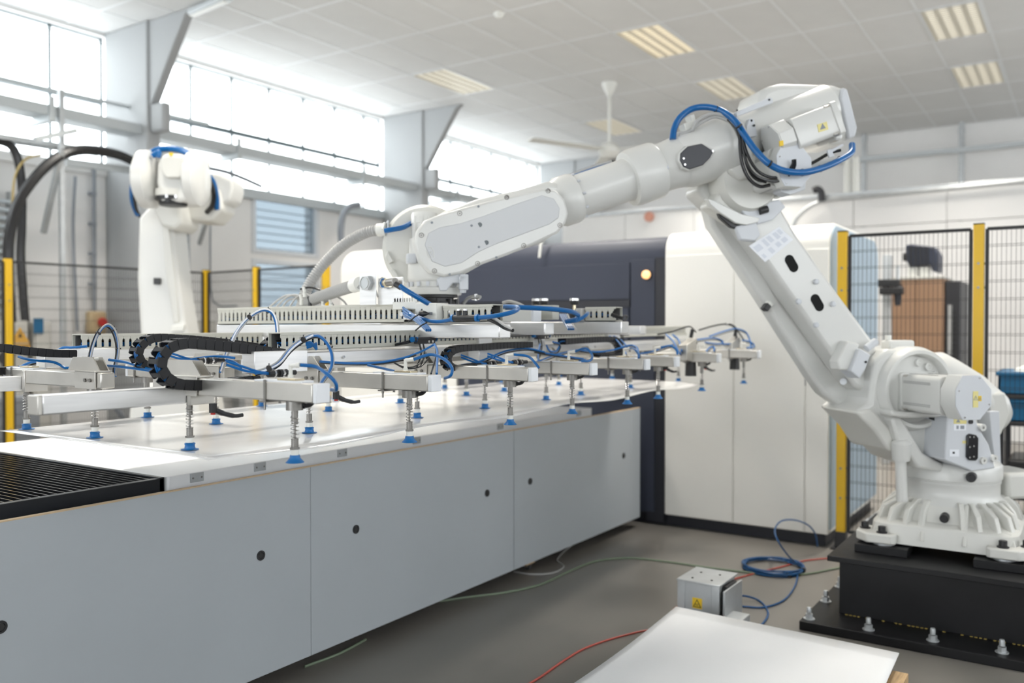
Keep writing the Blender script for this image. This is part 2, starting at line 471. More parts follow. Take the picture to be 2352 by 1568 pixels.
# service pipes above the partition
for (x0, y0), (x1, y1), nm, lb in (((1985, 309), (1985, 470), 'drop_pipe', 'thin galvanised pipe dropping from the ceiling beside the two short stubs'), ((2209, 290), (2209, 440), 'drop_pipe', 'thin galvanised pipe dropping from the ceiling beyond the far yellow post')):
    a = onx(x0, y0 + 8, 16.6); c = onx(x1, y1, 16.6)
    t = thing(nm, (a.x, a.y, CZ), lb, 'pipe')
    MB().cyl((a.x, a.y, CZ), (a.x, a.y, .3), .045, n=12).build('pipe', 'galv', t)
    MB().cyl((a.x, a.y, a.z - .06), (a.x, a.y, a.z + .02), .055, n=12).build('collar', 'galv', t)
a, c = onx(1980, 452, 12.9), onx(2352, 416, 12.9)
t = thing('service_pipe', (12.9, a.y, a.z), 'long grey pipe with a dark elbow running along the top of the white partition', 'pipe')
MB().tube(cr([onx(1820, 520, 12.9), onx(1835, 495, 12.9), onx(1870, 468, 12.9), onx(1920, 456, 12.9), a, c, c + (c - a)], 5), .03).build('run', 'galv', t)
MB().tube(cr([onx(1868, 438, 12.85), onx(1878, 434, 12.85), onx(1886, 442, 12.85), onx(1887, 462, 12.85)], 5), .05, n=10).build('elbow', 'darkrack', t)
for px, lb in ((1946, 'short white pipe stub above the partition'), (1965, 'short white pipe stub above the partition')):
    a = onx(px, 440, 13.03)
    t = MB().cyl((a.x, a.y, ztop + .045), (a.x, a.y, ztop + .55), .05, n=12).build('pipe_stub', 'white_plastic')
    tag(t, lb, 'pipe', 'pair of white pipe stubs')
# long horizontal duct under the ceiling at the far wall
a, c = onx(1990, 365, 16.5), onx(2352, 330, 16.5)
MB().beam(a - (c - a) * .6, c + (c - a), .08, .08).build('far_wall_pipe', 'tray')
tag(bpy.data.objects['far_wall_pipe'], 'grey pipe running level along the far wall', 'pipe')
# ------------------------------------------------------------------ laser table
TFY = 2.80                                   # face of the front panels
t = thing('laser_table', (3.7, 3.65, 0), 'long pale grey cutting table with flat front panels', 'machine table')
PXS = [(-.6, 1.02), (1.02, 2.634), (2.634, 4.228), (4.232, 5.80), (5.80, 5.95)]
for x0, x1 in PXS:
    z0 = .075
    pn = MB().box(x0, x1 - .002, TFY, TFY + .018, z0, .896).build('front_panel', 'panel', t, bevel=.0015)
    MB().box(x0, x1 - .002, TFY - .0005, TFY + .0185, .896, .900).build('board_edge', 'mdf', pn)
for kx in (1.345, 2.36, 2.91, 3.955, 4.405, 5.67):
    k = MB().lathe([(.0205, 0), (.0205, -.004), (.014, -.004), (.010, .004), (.001, .004)], (kx, TFY, .572), (0, 1, 0), 20).build('latch', 'black', t)
    MB().cyl((kx, TFY - .003, .572), (kx, TFY + .004, .572), .013, n=6).build('keyhole', 'inkblack', k)
MB().box(-.6, 5.9, TFY + .25, 4.55, .0, .07).build('plinth', 'navy_dark', t)
MB().box(-.6, 5.95, TFY + .03, TFY + .07, .07, .86).build('inner_frame', 'navy_dark', t)
MB().box(-.6, 5.98, 4.46, 4.54, .07, .90).build('rear_frame', 'grate', t)
MB().box(-.6, 5.95, TFY + .07, 4.46, .07, .72).build('bed', 'navy_dark', t)
# support rail and grating
MB().box(-.6, 2.005, 2.925, 2.955, .868, .928).build('grating_frame', 'grate', t, bevel=.002)
MB().box(-.6, 2.005, 4.40, 4.43, .868, .928).build('grating_frame', 'grate', t, bevel=.002)
MB().box(1.985, 2.007, 2.925, 4.43, .868, .931).build('grating_frame', 'grate', t, bevel=.002)
MB().box(-.6, 2.0, 2.95, 4.4, .80, .84).build('tray', 'navy_dark', t)
sl = None
n = 0
x = 1.962
while x > -.55:
    if sl is None:
        sl = MB().box(-.0016, .0016, 2.95, 4.41, .86, .927).build('grating_slat', 'grate', t)
        sl.matrix_parent_inverse = Matrix.Translation(-V(t['_w'])); sl.location = (x, 0, 0)
    else: dup(sl, t, (x, 0, 0))
    x -= .0292
sl.data.materials.append(M['chrome'])                 # bright steel on the top edges only
for f_ in sl.data.polygons:
    if f_.normal.z > .9: f_.material_index = 1
# white deck board lying on the table
bt = thing('deck_board', (3.7, 3.7, .862), 'thick white board lying on the cutting table beside the black grating', 'board')
MB().prism([V((p[0], p[1], .931)) for p in rrect(2.012, 5.42, 2.92, 4.455, .02)], [V((p[0], p[1], .862)) for p in rrect(2.012, 5.42, 2.92, 4.455, .02)]).build('board', 'board', bt, bevel=.002)
for px in (453, 598, 787, 958, 1150, 1330):
    a = ony(px, 1060, 2.915)
    br = MB().box(a.x - .03, a.x + .03, 2.9145, 2.9195, .893, .929).build('bracket', 'galv', bt, bevel=.001)
    for dx in (-.02, .02): MB().cyl((a.x + dx, 2.9125, .91), (a.x + dx, 2.9145, .91), .004, n=8).build('screw', 'steel_dark', br)
# wooden caster block under the table
p = onz(1219, 1308, 0)
t2 = thing('caster', (p.x, p.y + .05, 0), 'small caster with an orange wood pad under the table panel', 'caster')
MB().box(p.x - .05, p.x + .05, p.y + .0, p.y + .09, .034, .058).build('wood_pad', 'wood', t2, bevel=.002)
MB().cyl((p.x - .012, p.y + .02, .018), (p.x + .012, p.y + .02, .018), .018, n=18).build('wheel', 'darkrack', t2)
MB().box(p.x - .02, p.x - .014, p.y + .008, p.y + .032, .014, .036).box(p.x + .014, p.x + .02, p.y + .008, p.y + .032, .014, .036).build('fork', 'steel_dark', t2)

# ------------------------------------------------------------------ laser enclosure
EX = 6.07
en = thing('laser_enclosure', (7.0, 3.7, 0), 'large rounded machine enclosure, navy middle between cream-white ends', 'machine')
ztop = 2.20
def roundtop(y0, y1, x0, x1, zt, r, nm, m, par, n=7, z0=.09, rr=None):
    rr = r if rr is None else rr
    prof = [(x0, z0)] + [(x0 + r - r * math.cos(math.radians(90 * i / n)), zt - r + r * math.sin(math.radians(90 * i / n))) for i in range(n + 1)]
    prof += [(x1 - rr + rr * math.sin(math.radians(90 * i / n)), zt - rr + rr * math.cos(math.radians(90 * i / n))) for i in range(n + 1)] + [(x1, z0)]
    return MB().prism([V((a, y0, c)) for a, c in prof], [V((a, y1, c)) for a, c in prof]).build(nm, m, par, bevel=.006)
roundtop(1.462, 2.655, EX, 7.68, ztop + .02, .16, 'end_body', 'encl', en)
# leaf panels on the cream end with a fine gap between them
for y0, y1 in ((1.62, 2.12), (2.124, 2.65)):
    MB().box(EX - .008, EX, y0, y1 - .003, .095, 2.035).build('door_panel', 'encl', en, bevel=.003)
MB().box(EX - .007, EX, 1.464, 1.612, .095, 2.035).build('corner_panel', 'encl', en, bevel=.003)
MB().box(EX - .010, EX - .0005, 1.612, 1.62, 1.1, 1.45).build('hinge', 'grey_hose', en)
roundtop(2.66, 4.62, EX + .02, 7.7, ztop, .16, 'middle_body', 'navy', en)
MB().box(EX - .0, EX + .021, 2.655, 2.735, .09, 2.03).build('shadow_gap', 'navy_dark', en)
MB().box(EX + .0, EX + .02, 2.74, 2.94, .09, 2.02).build('lamp_panel', 'navy', en, bevel=.003)
MB().box(EX + .0, EX + .02, 2.95, 4.6, 1.72, 2.0).build('upper_panel', 'navy', en, bevel=.003)
MB().box(EX - .0, EX + .019, 2.95, 4.6, 1.66, 1.715).build('slot', 'navy_dark', en)
MB().box(EX + .005, EX + .02, 2.96, 4.58, .95, 1.655).build('shutter', 'navy', en, bevel=.003)
a = onx(1487, 631, EX)
l = MB().lathe([(.040, .0), (.040, -.012), (.033, -.018)], a, (1, 0, 0), 24).build('lamp_bezel', 'black', en)
MB().lathe([(.034, -.012), (.032, -.035), (.022, -.048), (.001, -.052)], a, (1, 0, 0), 24).build('indicator_lamp', 'lamp', en)
roundtop(4.625, 6.03, EX, 7.7, ztop + .05, .22, 'left_body', 'encl', en)
MB().box(EX - .008, EX, 4.75, 5.5, .3, 1.95).build('door_panel', 'encl', en, bevel=.003)
MB().box(EX + .05, 7.6, 1.49, 6.0, 0, .09).build('plinth', 'navy_dark', en)
MB().box(EX - .002, EX + .05, 2.66, 2.80, .03, .10).build('foot_trim', 'navy_dark', en)
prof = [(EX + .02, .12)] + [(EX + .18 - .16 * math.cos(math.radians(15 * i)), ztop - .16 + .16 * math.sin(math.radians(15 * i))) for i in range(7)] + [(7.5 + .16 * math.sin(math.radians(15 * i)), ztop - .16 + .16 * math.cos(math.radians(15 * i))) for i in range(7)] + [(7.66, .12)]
MB().prism([V((a, 1.456, c)) for a, c in prof], [V((a, 1.462, c)) for a, c in prof]).build('side_shade_panel', mat('blue_shade_side', (.40, .50, .58), .5), en, bevel=.002)  # bluish shade of the cream side face, put into the colour
# small dark box on the kick strip near the table end and a hanging strap on the top edge
a, c = onx(1246, 556, EX), onx(1242, 592, EX)
st = MB().tube(cr([a + V((.1, 0, .08)), a + V((-.01, 0, .0)), (a + c) / 2 + V((-.02, 0, 0)), c + V((-.02, 0, 0))], 4), .012, n=8).build('hanging_strap', 'white_plastic')
tag(st, 'short pale strap hanging over the top edge of the navy enclosure', 'strap')
# ------------------------------------------------------------------ vacuum gripper
SZ = 1.13                                        # underside of the cups
GX = [1.645, 2.14, 2.745, 3.24, 3.80, 4.18, 4.83, 5.62]
GY = [1.81, 2.27, 2.78, 3.22]
def sk(x, y): return y + .022 * (x - 1.645)      # the tool sits a touch askew to the table
A0, A1 = 1.298, 1.350                            # arm tube
gr = thing('vacuum_gripper', (3.09, 2.48, SZ), 'wide aluminium vacuum gripper with rows of blue suction cups', 'gripper')

# --- suction units: holder body > spring, cup
body = MB()
body.cyl((0, 0, A0 - SZ), (0, 0, A0 - SZ - .024), .0235, n=20)
body.cyl((0, 0, .143), (0, 0, .105), .0088, n=14)
for k in range(4): body.cyl((0, 0, .139 - .009 * k), (0, 0, .136 - .009 * k), .0096, n=14)
body.cyl((0, 0, .11), (0, 0, .03), .0032, n=8)
body.cyl((0, 0, .066), (0, 0, .037), .0092, n=14)
for k in range(5): body.cyl((0, 0, .0645 - .0055 * k), (0, 0, .062 - .0055 * k), .0102, n=14)
body.cyl((0, 0, .042), (0, 0, .036), .0135, n=6)
body_m = body.build('suction_unit', 'steel_dark', gr, off=(0, 0, 0))
sp = [V((.0112 * math.cos(w), .0112 * math.sin(w), .128 - .062 * w / (2 * math.pi * 6))) for w in [i * 2 * math.pi / 10 for i in range(61)]]
spring_m = MB().tube(sp, .0011, n=5).build('spring', 'chrome', body_m, off=(0, 0, 0))
col_m = MB().cyl((0, 0, .037), (0, 0, .019), .0108, n=16).build('collar', 'white_plastic', body_m, off=(0, 0, 0))
cupA = MB().lathe([(.001, .021), (.0125, .021), (.014, .018), (.0145, .013), (.0185, .008), (.0255, .0005), (.0245, 0), (.016, .007), (.001, .009)], (0, 0, 0), (0, 0, 1), 24).build('suction_cup', 'cup', body_m, off=(0, 0, 0))
cupB = MB().lathe([(.001, .021), (.0125, .021), (.0165, .018), (.0145, .014), (.0155, .006), (.017, .003), (.0265, .0015), (.0265, .0004), (.001, .0004)], (0, 0, 0), (0, 0, 1), 24).build('suction_cup', 'cup', body_m, off=(0, 0, 0))
elb = MB().tube(cr([(.018, 0, .156), (.034, 0, .156), (.044, 0, .160), (.050, 0, .168)], 4), .0065, n=8).cyl((.019, 0, .156), (.028, 0, .156), .009, n=10).build('elbow_fitting', 'black', body_m, off=(0, 0, 0))
first = True
for ci, x in enumerate(GX):
    for ri, y in enumerate(GY):
        loc = V((x, sk(x, y), SZ)) - V(gr['_w'])
        if first: u_ = body_m; u_.location = loc
        else: u_ = dup(body_m, gr, loc)
        rz = -.9 + .35 * ((ci * 3 + ri) % 3)
        for src in (spring_m, col_m, cupA if ri == 0 else cupB) + ((elb,) if ri in (0, 1) else ()):
            if first and src in (spring_m, col_m, cupA, elb): c = src
            else: c = dup(src, u_)
            if src is elb: c.rotation_euler = (0, 0, rz)
        first = False
bpy.data.objects.remove(cupB)

# --- arms across the sheet: front and rear set, each one tube with end cap and clamps
def arm(x, y0, y1, front, k):
    a, c = V((x, sk(x, y0), (A0 + A1) / 2)), V((x, sk(x, y1), (A0 + A1) / 2))
    o = MB().beam(a, c, .05, A1 - A0).build('support_arm', 'steel', gr, bevel=.004)
    e = a if front else c
    s_ = -1 if front else 1
    MB().beam(e + V((0, s_ * .001, 0)), e + V((0, s_ * .016, 0)), .0505, .0525).build('end_cap', 'endcap', o, bevel=.003)
    # slotted top plate, clamp yoke and its bolt
    yc = sk(x, GY[0] + .02 if front else GY[3] - .02)
    MB().box(x - .022, x + .024, yc - .07, yc + .12, A1, A1 + .005).build('top_plate', 'endcap', o, bevel=.001)
    MB().box(x - .018, x + .018, yc - .04, yc + .03, A1 + .005, A1 + .011).build('label_strip', 'brass', o, bevel=.001)
    yk = yc + .07
    cl = MB()
    cl.box(x - .0285, x - .0255, yk - .004, yk + .004, A0 - .012, A1 + .006).box(x + .0255, x + .0285, yk - .004, yk + .004, A0 - .012, A1 + .006)
    cl.box(x - .036, x + .036, yk - .014, yk + .014, A0 - .0045, A0 - .0005)
    cl.cyl((x - .027, yk, A0), (x - .027, yk, A0 - .026), .003, n=8)
    cl.build('clamp', 'steel_dark', o)
    # saddle where the arm meets the rail: folded steel with two bolts
    yr = sk(x, GY[1] if front else GY[3] - .42)
    sd = MB()
    sd.box(x - .0315, x - .0265, yr - .075, yr + .045, A0 - .002, A1 + .004).box(x + .0265, x + .0315, yr - .075, yr + .045, A0 - .002, A1 + .004)
    sd.box(x - .0315, x + .0315, yr - .075, yr + .045, A1 + .001, A1 + .006)
    s2 = sd.build('saddle', 'steel', o, bevel=.001)
    for dy in (-.05, -.02):
        MB().cyl((x - .0315, yr + dy, 1.325), (x - .037, yr + dy, 1.325), .006, n=8).build('bolt', 'steel_dark', o)
    # trapezoid gusset above
    G = [V((x, yr - .07, A1 + .006)), V((x, yr + .12, A1 + .006)), V((x, yr + .09, A1 + .05)), V((x, yr - .03, A1 + .05))]
    MB().prism([p - V((.012, 0, 0)) for p in G], [p - V((.008, 0, 0)) for p in G]).prism([p + V((.020, 0, 0)) for p in G], [p + V((.024, 0, 0)) for p in G]).build('gusset', 'steel', o)
    return o
for k, x in enumerate(GX):
    arm(x, 1.715, 2.42, True, k)
    arm(x, 2.70, 3.32, False, k)
# pneumatic push-in elbows on the front arms
def elbow(p, d):
    p = V(p); d = V(d).normalized()
    b = MB().cyl(p, p + V((0, 0, .012)), .0075, n=6).cyl(p + V((0, 0, .012)), p + V((0, 0, .04)), .0055, n=10)
    b.cyl(p + V((0, 0, .036)), p + V((0, 0, .036)) + d * .022, .006, n=10).cyl(p + V((0, 0, .036)) + d * .018, p + V((0, 0, .036)) + d * .03, .0072, n=10)
    b.build('hose_elbow', 'white_plastic', gr)
    return p + V((0, 0, .036)) + d * .03
EL = []
for k, x in enumerate(GX):
    EL.append(elbow((x + .004, sk(x, 1.83), A1 + .008), (.25, -1, .12)))
    elbow((x, sk(x, 2.80), A1 + .006), (.9, -.3, .1))

# --- extension beams that stick out at the end
for y, x0, x1 in ((GY[1], 1.187, 1.63), (GY[3], .9, 1.63)):
    o = MB().beam((x0, y, 1.299), (x1, y, 1.299), .05, .052).build('extension_beam', 'alu', gr, bevel=.004)
    MB().box(x0 - .012, x0 + .0, y - .0255, y + .0255, 1.2735, 1.3245).build('end_cap', 'steel', o, bevel=.002)
    MB().box(1.615, 1.70, y - .045, y - .028, 1.268, 1.345).build('slide_block', 'steel', o, bevel=.002)

# --- longitudinal rails (X) below the ducts
def rail(y, x0, x1):
    o = MB().beam((x0, sk(x0, y), 1.393), (x1, sk(x1, y), 1.40), .06, .04).build('rail', 'alu', gr, bevel=.003)
    MB().beam((x0 + .02, sk(x0, y) + .01, 1.366), (x1 - .02, sk(x1, y) + .01, 1.372), .035, .03).build('steel_channel', 'steel', o, bevel=.002)
    for k in range(9):
        xx = x0 + .3 + k * (x1 - x0 - .5) / 8
        MB().cyl((xx, sk(xx, y) - .03, 1.392), (xx, sk(xx, y) - .036, 1.392), .006, n=8).build('bolt', 'chrome', o)
rail(2.29, 2.0, 5.74)
rail(3.24, 1.86, 5.7)
# outer plates carrying the slides at the near end
for (x0, x1, y, z0, z1) in ((1.80, 2.02, 2.16, 1.355, 1.425), (2.0, 2.14, 2.30, 1.372, 1.43), (1.66, 1.93, 3.12, 1.355, 1.42), (3.05, 3.36, 2.2, 1.355, 1.405), (4.45, 4.9, 2.22, 1.36, 1.41)):
    MB().box(x0, x1, y, y + .06, z0, z1).build('slide_plate', 'alu', gr, bevel=.002)

# --- slotted wiring ducts
def duct(p, q, h, w, pitch=.0298, up=V((0, 0, 1)), wires=True):
    """p,q: bottom edge line of the visible side; the duct body lies behind it"""
    p, q = V(p), V(q)
    d = (q - p); L = d.length; d.normalize()
    side = up.cross(d).normalized()              # points away from the visible side
    if side.dot(FWD) < 0: side = -side
    b = MB()
    b.obox(p + d * L / 2 + side * w / 2 + up * .0015, d, side, L / 2, w / 2, .0015)
    b.obox(p + d * L / 2 + side * .0015 + up * .008, d, side, L / 2, .0015, .008)
    b.obox(p + d * L / 2 + side * (w - .0015) + up * h / 2, d, side, L / 2, .0015, h / 2)
    o = b.build('wire_duct', 'duct', gr)
    c = MB().obox(p + d * L / 2 + side * w / 2 + up * (h - .0015), d, side, L / 2, w / 2 + .002, .002)
    c.obox(p + d * L / 2 + side * .0 + up * (h - .005), d, side, L / 2, .0022, .005)
    c.build('cover', 'duct', o, bevel=.001)
    n = int(L / pitch)
    f = None
    g, s_ = pitch * .485, pitch * .31
    prof = [(-s_, .014), (s_, .014), (s_, h * .66), (g, h * .74), (g, h - .008), (-g, h - .008), (-g, h * .74), (-s_, h * .66)]
    for k in range(n):
        c0 = p + d * (pitch * (k + .5))
        if f is None:
            f = MB().prism([d * a + up * z for a, z in prof], [d * a + up * z + side * .003 for a, z in prof]).build('duct_finger', 'duct', o, off=(0, 0, 0))
            f.matrix_parent_inverse = Matrix.Translation(-V(gr['_w'])) @ Matrix.Identity(4)
            f.matrix_parent_inverse = Matrix.Identity(4)
            f.location = c0
        else: dup(f, o, c0)
    if wires:
        for k in range(7):
            z = .018 + .006 * (k % 4); y_ = .014 + .009 * (k // 2)
            pts = [p + d * (.02 + (L - .04) * i / 24) + side * (y_ + R.uniform(-.006, .006)) + up * (z + R.uniform(-.004, .008)) for i in range(25)]
            MB().tube(cr(pts, 2), .003, n=5).build('hose', 'blue_thin' if k % 3 else 'blackg', o)
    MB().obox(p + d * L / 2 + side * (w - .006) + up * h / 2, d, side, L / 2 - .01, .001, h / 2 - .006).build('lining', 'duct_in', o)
    return o
duct((1.995, 2.262, 1.420), (5.74, 2.345, 1.449), .063, .06)
duct((1.85, 3.215, 1.408), (5.7, 3.30, 1.42), .066, .06)
duct((2.745, 3.565, 1.515), (2.745, 2.365, 1.520), .079, .07)
duct((2.745, 2.16, 1.522), (2.745, 1.915, 1.524), .066, .07)
duct((3.62, 1.99, 1.530), (3.62, 1.83, 1.530), .066, .07)
# beige rear duct body glimpsed between
MB().box(3.30, 3.36, 1.98, 2.4, 1.535, 1.60).build('wire_duct', 'duct', gr, bevel=.003)
# --- cross beams (Y) under the upper ducts
for x, y0, y1, z0, z1, ww in ((2.785, 1.885, 3.575, 1.458, 1.514, .08), (3.66, 1.80, 3.5, 1.470, 1.528, .08), (4.5, 2.1, 3.4, 1.46, 1.51, .08), (3.2, 1.935, 2.9, 1.468, 1.522, .08)):
    o = MB().box(x - ww / 2, x + ww / 2, y0, y1, z0, z1).build('cross_beam', 'alu', gr, bevel=.005)
    for yy in (2.31, 3.26): MB().box(x - .05, x + .05, yy - .04, yy + .04, 1.418, z0).build('spacer', 'alu', o, bevel=.003)
o = MB().box(3.19, 3.25, 2.02, 2.34, 1.525, 1.578).build('cross_tube', 'white_plastic', gr, bevel=.004)
MB().box(3.188, 3.252, 2.008, 2.022, 1.524, 1.579).build('end_cap', 'endcap', o, bevel=.003)
# --- tool plate and adaptor under the wrist
FLG = V((3.09, 2.48, 0))
MB().box(2.83, 3.5, 2.30, 2.72, 1.560, 1.602).build('tool_plate', 'alu', gr, bevel=.004)
MB().box(2.86, 3.6, 2.4, 2.6, 1.512, 1.56).build('tool_plate_riser', 'alu', gr, bevel=.004)
ad = MB().lathe([(.001, 1.602), (.098, 1.602), (.098, 1.615), (.088, 1.618), (.088, 1.633), (.105, 1.636), (.105, 1.648), (.001, 1.648)], FLG, (0, 0, 1), 40).build('flange_adaptor', 'black', gr)
for k in range(10):
    w = 2 * math.pi * k / 10 + .2
    c = FLG + V((.078 * math.cos(w), .078 * math.sin(w), 0))
    MB().cyl(c + V((.022 * math.cos(w), .022 * math.sin(w), 1.602)), c + V((.022 * math.cos(w), .022 * math.sin(w), 1.630)), .0075, n=10).build('bolt', 'black', ad)
# --- valve block between the upper ducts
vb = MB().box(2.71, 2.79, 2.165, 2.275, 1.518, 1.598).build('valve_block', 'white_plastic', gr, bevel=.003)
MB().box(2.715, 2.79, 2.275, 2.40, 1.575, 1.606).build('valve_top', 'white_plastic', vb, bevel=.002)
for k in range(8): MB().box(2.72, 2.735, 2.285 + k * .0145, 2.296 + k * .0145, 1.603, 1.622).build('valve_coil', 'white_plastic', vb, bevel=.0015)
for k, (dy, dz) in enumerate(((.0, .0), (.018, .0), (.0, -.02), (.018, -.02), (.036, -.005))):
    MB().cyl((2.71, 2.30 + dy, 1.56 + dz), (2.695, 2.30 + dy, 1.56 + dz), .0085, n=12).build('port', 'chrome', vb)
MB().box(2.7095, 2.7105, 2.185, 2.205, 1.55, 1.562).box(2.7095, 2.7105, 2.23, 2.234, 1.53, 1.54).build('marking', 'ink', vb)
for zz in (1.572, 1.540): MB().cyl((2.709, 2.24, zz), (2.7105, 2.24, zz), .004, n=10).build('screw', 'inkblack', vb)

# --- pressure gauges (round tops) on brass stems
for px, py, X in ((1231, 700, 3.75), (1249, 700, 3.66), (1319, 700, 3.62)):
    p = onx(px, py, X)
    b = MB().cyl(p - V((0, 0, .03)), p, .008, n=10).build('gauge_stem', 'brass', gr)
    MB().lathe([(.001, 0), (.02, 0), (.022, .004), (.022, .026), (.001, .026)], p, (0, 0, 1), 24).build('gauge', 'black', b)
    MB().lathe([(.0225, .02), (.0225, .031), (.019, .032), (.001, .032)], p, (0, 0, 1), 24).build('bezel', 'chrome', b)
    MB().box(p.x - .02, p.x + .03, p.y - .018, p.y + .018, p.z - .075, p.z - .028).build('regulator', 'black', b, bevel=.006)
MB().box(3.60, 3.68, 2.0, 2.035, 1.53, 1.592).build('filter_block', 'grey_hose', gr, bevel=.006)

# --- bracket plates with glands, beside the wrist
for (x0, x1), (y0, y1), X, gl in (((826, 863), (627, 690), 2.70, 'steel'), ((868, 925), (636, 690), 2.72, 'crate')):
    a, c = onx(x0, y1, X), onx(x1, y0, X)
    o = MB().box(X, X + .004, min(a.y, c.y), max(a.y, c.y), 1.595, c.z).build('gland_bracket', 'alu', gr, bevel=.001)
    g = onx(845 if gl == 'steel' else 888, 650, X)
    MB().cyl(g + V((-.02, 0, 0)), g, .034 if gl == 'steel' else .022, n=6).build('gland_nut', 'galv' if gl == 'steel' else 'blue', o, bevel=.002)
    MB().lathe([(.024, -.024), (.024, -.018), (.015, -.018), (.015, -.02)], g, (1, 0, 0), 20).build('gland_ring', 'white_plastic', o)
g = onx(888, 650, 2.72)
tip = g + V((-.04, -.082, .002))
sn = MB().cyl(g + V((-.01, 0, 0)), tip, .0165, n=16).cyl(tip, tip + V((-.006, -.004, 0)), .0125, n=16).build('sensor_plug', 'steel_dark', gr)
MB().cyl(g + V((-.012, -.012, 0)), g + V((-.02, -.03, 0)), .021, n=6).build('lock_nut', 'brass', sn)
hp = [onx(918, 656, 2.62), onx(930, 665, 2.63), onx(955, 680, 2.66), onx(985, 698, 2.72), onx(1010, 715, 2.8)]
MB().tube(cr(hp, 6), .0105, n=12).build('air_hose', 'blue', gr)
MB().tube([onx(908, 652, 2.62), onx(922, 660, 2.625)], .0125, n=12).build('plug_boot', 'black', gr)

# --- corrugated grey conduits
def corrugated(pts, r):
    P = cr(pts, 14)
    L = [0.0]
    for a, c in zip(P[:-1], P[1:]): L.append(L[-1] + (c - a).length)
    n = int(L[-1] / .0125) * 4
    Q, rad, i = [], [], 0
    for k in range(n + 1):
        s_ = L[-1] * k / n
        while i < len(L) - 2 and L[i + 1] < s_: i += 1
        f = (s_ - L[i]) / max(1e-6, L[i + 1] - L[i])
        Q.append(P[i].lerp(P[i + 1], f)); rad.append(r + (.003 if k % 4 in (1, 2) else -.0012))
    return MB().tube(Q, rad, n=16).build('corrugated_conduit', 'grey_hose', gr, smooth=25)
corrugated([onx(868, 528, 3.0), onx(838, 535, 2.98), onx(790, 562, 2.95), onx(745, 605, 2.92), onx(712, 650, 2.88), onx(698, 682, 2.85), onx(694, 705, 2.82)], .0235)
corrugated([onx(826, 652, 2.72), onx(800, 660, 2.74), onx(760, 673, 2.78), onx(720, 688, 2.81), onx(690, 706, 2.83)], .0245)
g0, g1 = onx(868, 528, 3.0), onx(884, 527, 3.01)
MB().cyl(g0, g1, .03, n=16).cyl(g1, g1 + (g1 - g0) * .25, .036, n=6).build('conduit_gland', 'white_plastic', gr)
g0, g1 = onx(826, 652, 2.72), onx(812, 656, 2.73)
MB().cyl(g0, g1, .031, n=16).build('conduit_gland', 'white_plastic', gr)

# --- hoses and cables, laid along picked points of the tool
def hose(px, plane, r, m, ax='y', nm=None, n=8, k=6):
    fn = ony if ax == 'y' else onx
    N = len(px)
    if isinstance(plane, (int, float)): plane = (plane, plane)
    pts = []
    for i, (x, y) in enumerate(px):
        pv = plane[0] + (plane[1] - plane[0]) * i / (N - 1) if len(plane) == 2 else plane[i]
        pts.append(fn(x, y, pv))
    return MB().tube(cr(pts, k), r, n=n).build(nm or ('air_hose' if 'blue' in m else 'cable'), m, gr)
def ties(px, plane, r, ax='y'):
    fn = ony if ax == 'y' else onx
    for (x, y), (x2, y2) in px:
        a = fn(x, y, plane); c = fn(x2, y2, plane)
        d = (c - a).normalized()
        MB().cyl(a - d * .0022, a + d * .0022, r, n=10).cyl(a + V((0, 0, r)), a + V((0, 0, r + .005)), .002, n=5).build('cable_tie', 'black', gr)
# arches at the near end
H1 = [(196, 868), (205, 835), (214, 795), (228, 762), (246, 747), (262, 758), (271, 785), (272, 812), (266, 845), (265, 865)]
hose(H1, (2.86, 2.80), .0042, 'blue_thin'); hose([(x - 5, y + 2) for x, y in H1], (2.87, 2.82), .0036, 'blackg')
hose([(x + 1, y - 3) for x, y in H1], (2.84, 2.78), .0028, 'grey_hose')
ties([((226, 765), (235, 753)), ((262, 757), (268, 768)), ((272, 800), (271, 815))], 2.82, .009)
H2 = [(505, 855), (515, 825), (528, 790), (545, 758), (570, 730), (600, 713), (622, 718), (633, 740), (636, 775), (636, 805)]
hose(H2, (2.62, 2.32), .0042, 'blue_thin'); hose([(x + 5, y + 1) for x, y in H2], (2.63, 2.34), .0034, 'grey_hose'); hose([(x + 2, y - 3) for x, y in H2], (2.6, 2.3), .0026, 'label_w', nm='thin_hose')
ties([((573, 728), (585, 720)), ((616, 714), (626, 722)), ((530, 785), (535, 775))], 2.45, .010)
H3 = [(585, 858), (612, 850), (640, 835), (665, 805), (690, 785), (715, 772), (735, 773), (752, 790), (762, 815), (760, 845), (742, 872), (732, 888)]
hose(H3, (2.12, 1.80), .0044, 'blue_thin'); hose([(x - 2, y - 5) for x, y in H3[:8]] + [(x + 3, y) for x, y in H3[8:]], (2.13, 1.82), .0032, 'grey_hose'); hose([(x + 2, y + 4) for x, y in H3], (2.14, 1.83), .003, 'blackg')
hose([(x + 4, y - 2) for x, y in H3[:6]], (2.1, 1.95), .0028, 'label_w', nm='thin_hose')
ties([((697, 780), (705, 776)), ((758, 797), (762, 806)), ((618, 846), (630, 840))], 1.96, .010)
H4 = [EL[0], ony(725, 842, 1.78), ony(750, 858, 1.72), ony(770, 878, 1.70), ony(772, 895, 1.71), ony(760, 895, 1.76)]
MB().tube(cr(H4, 7), .0052, n=10).build('air_hose', 'blue', gr)
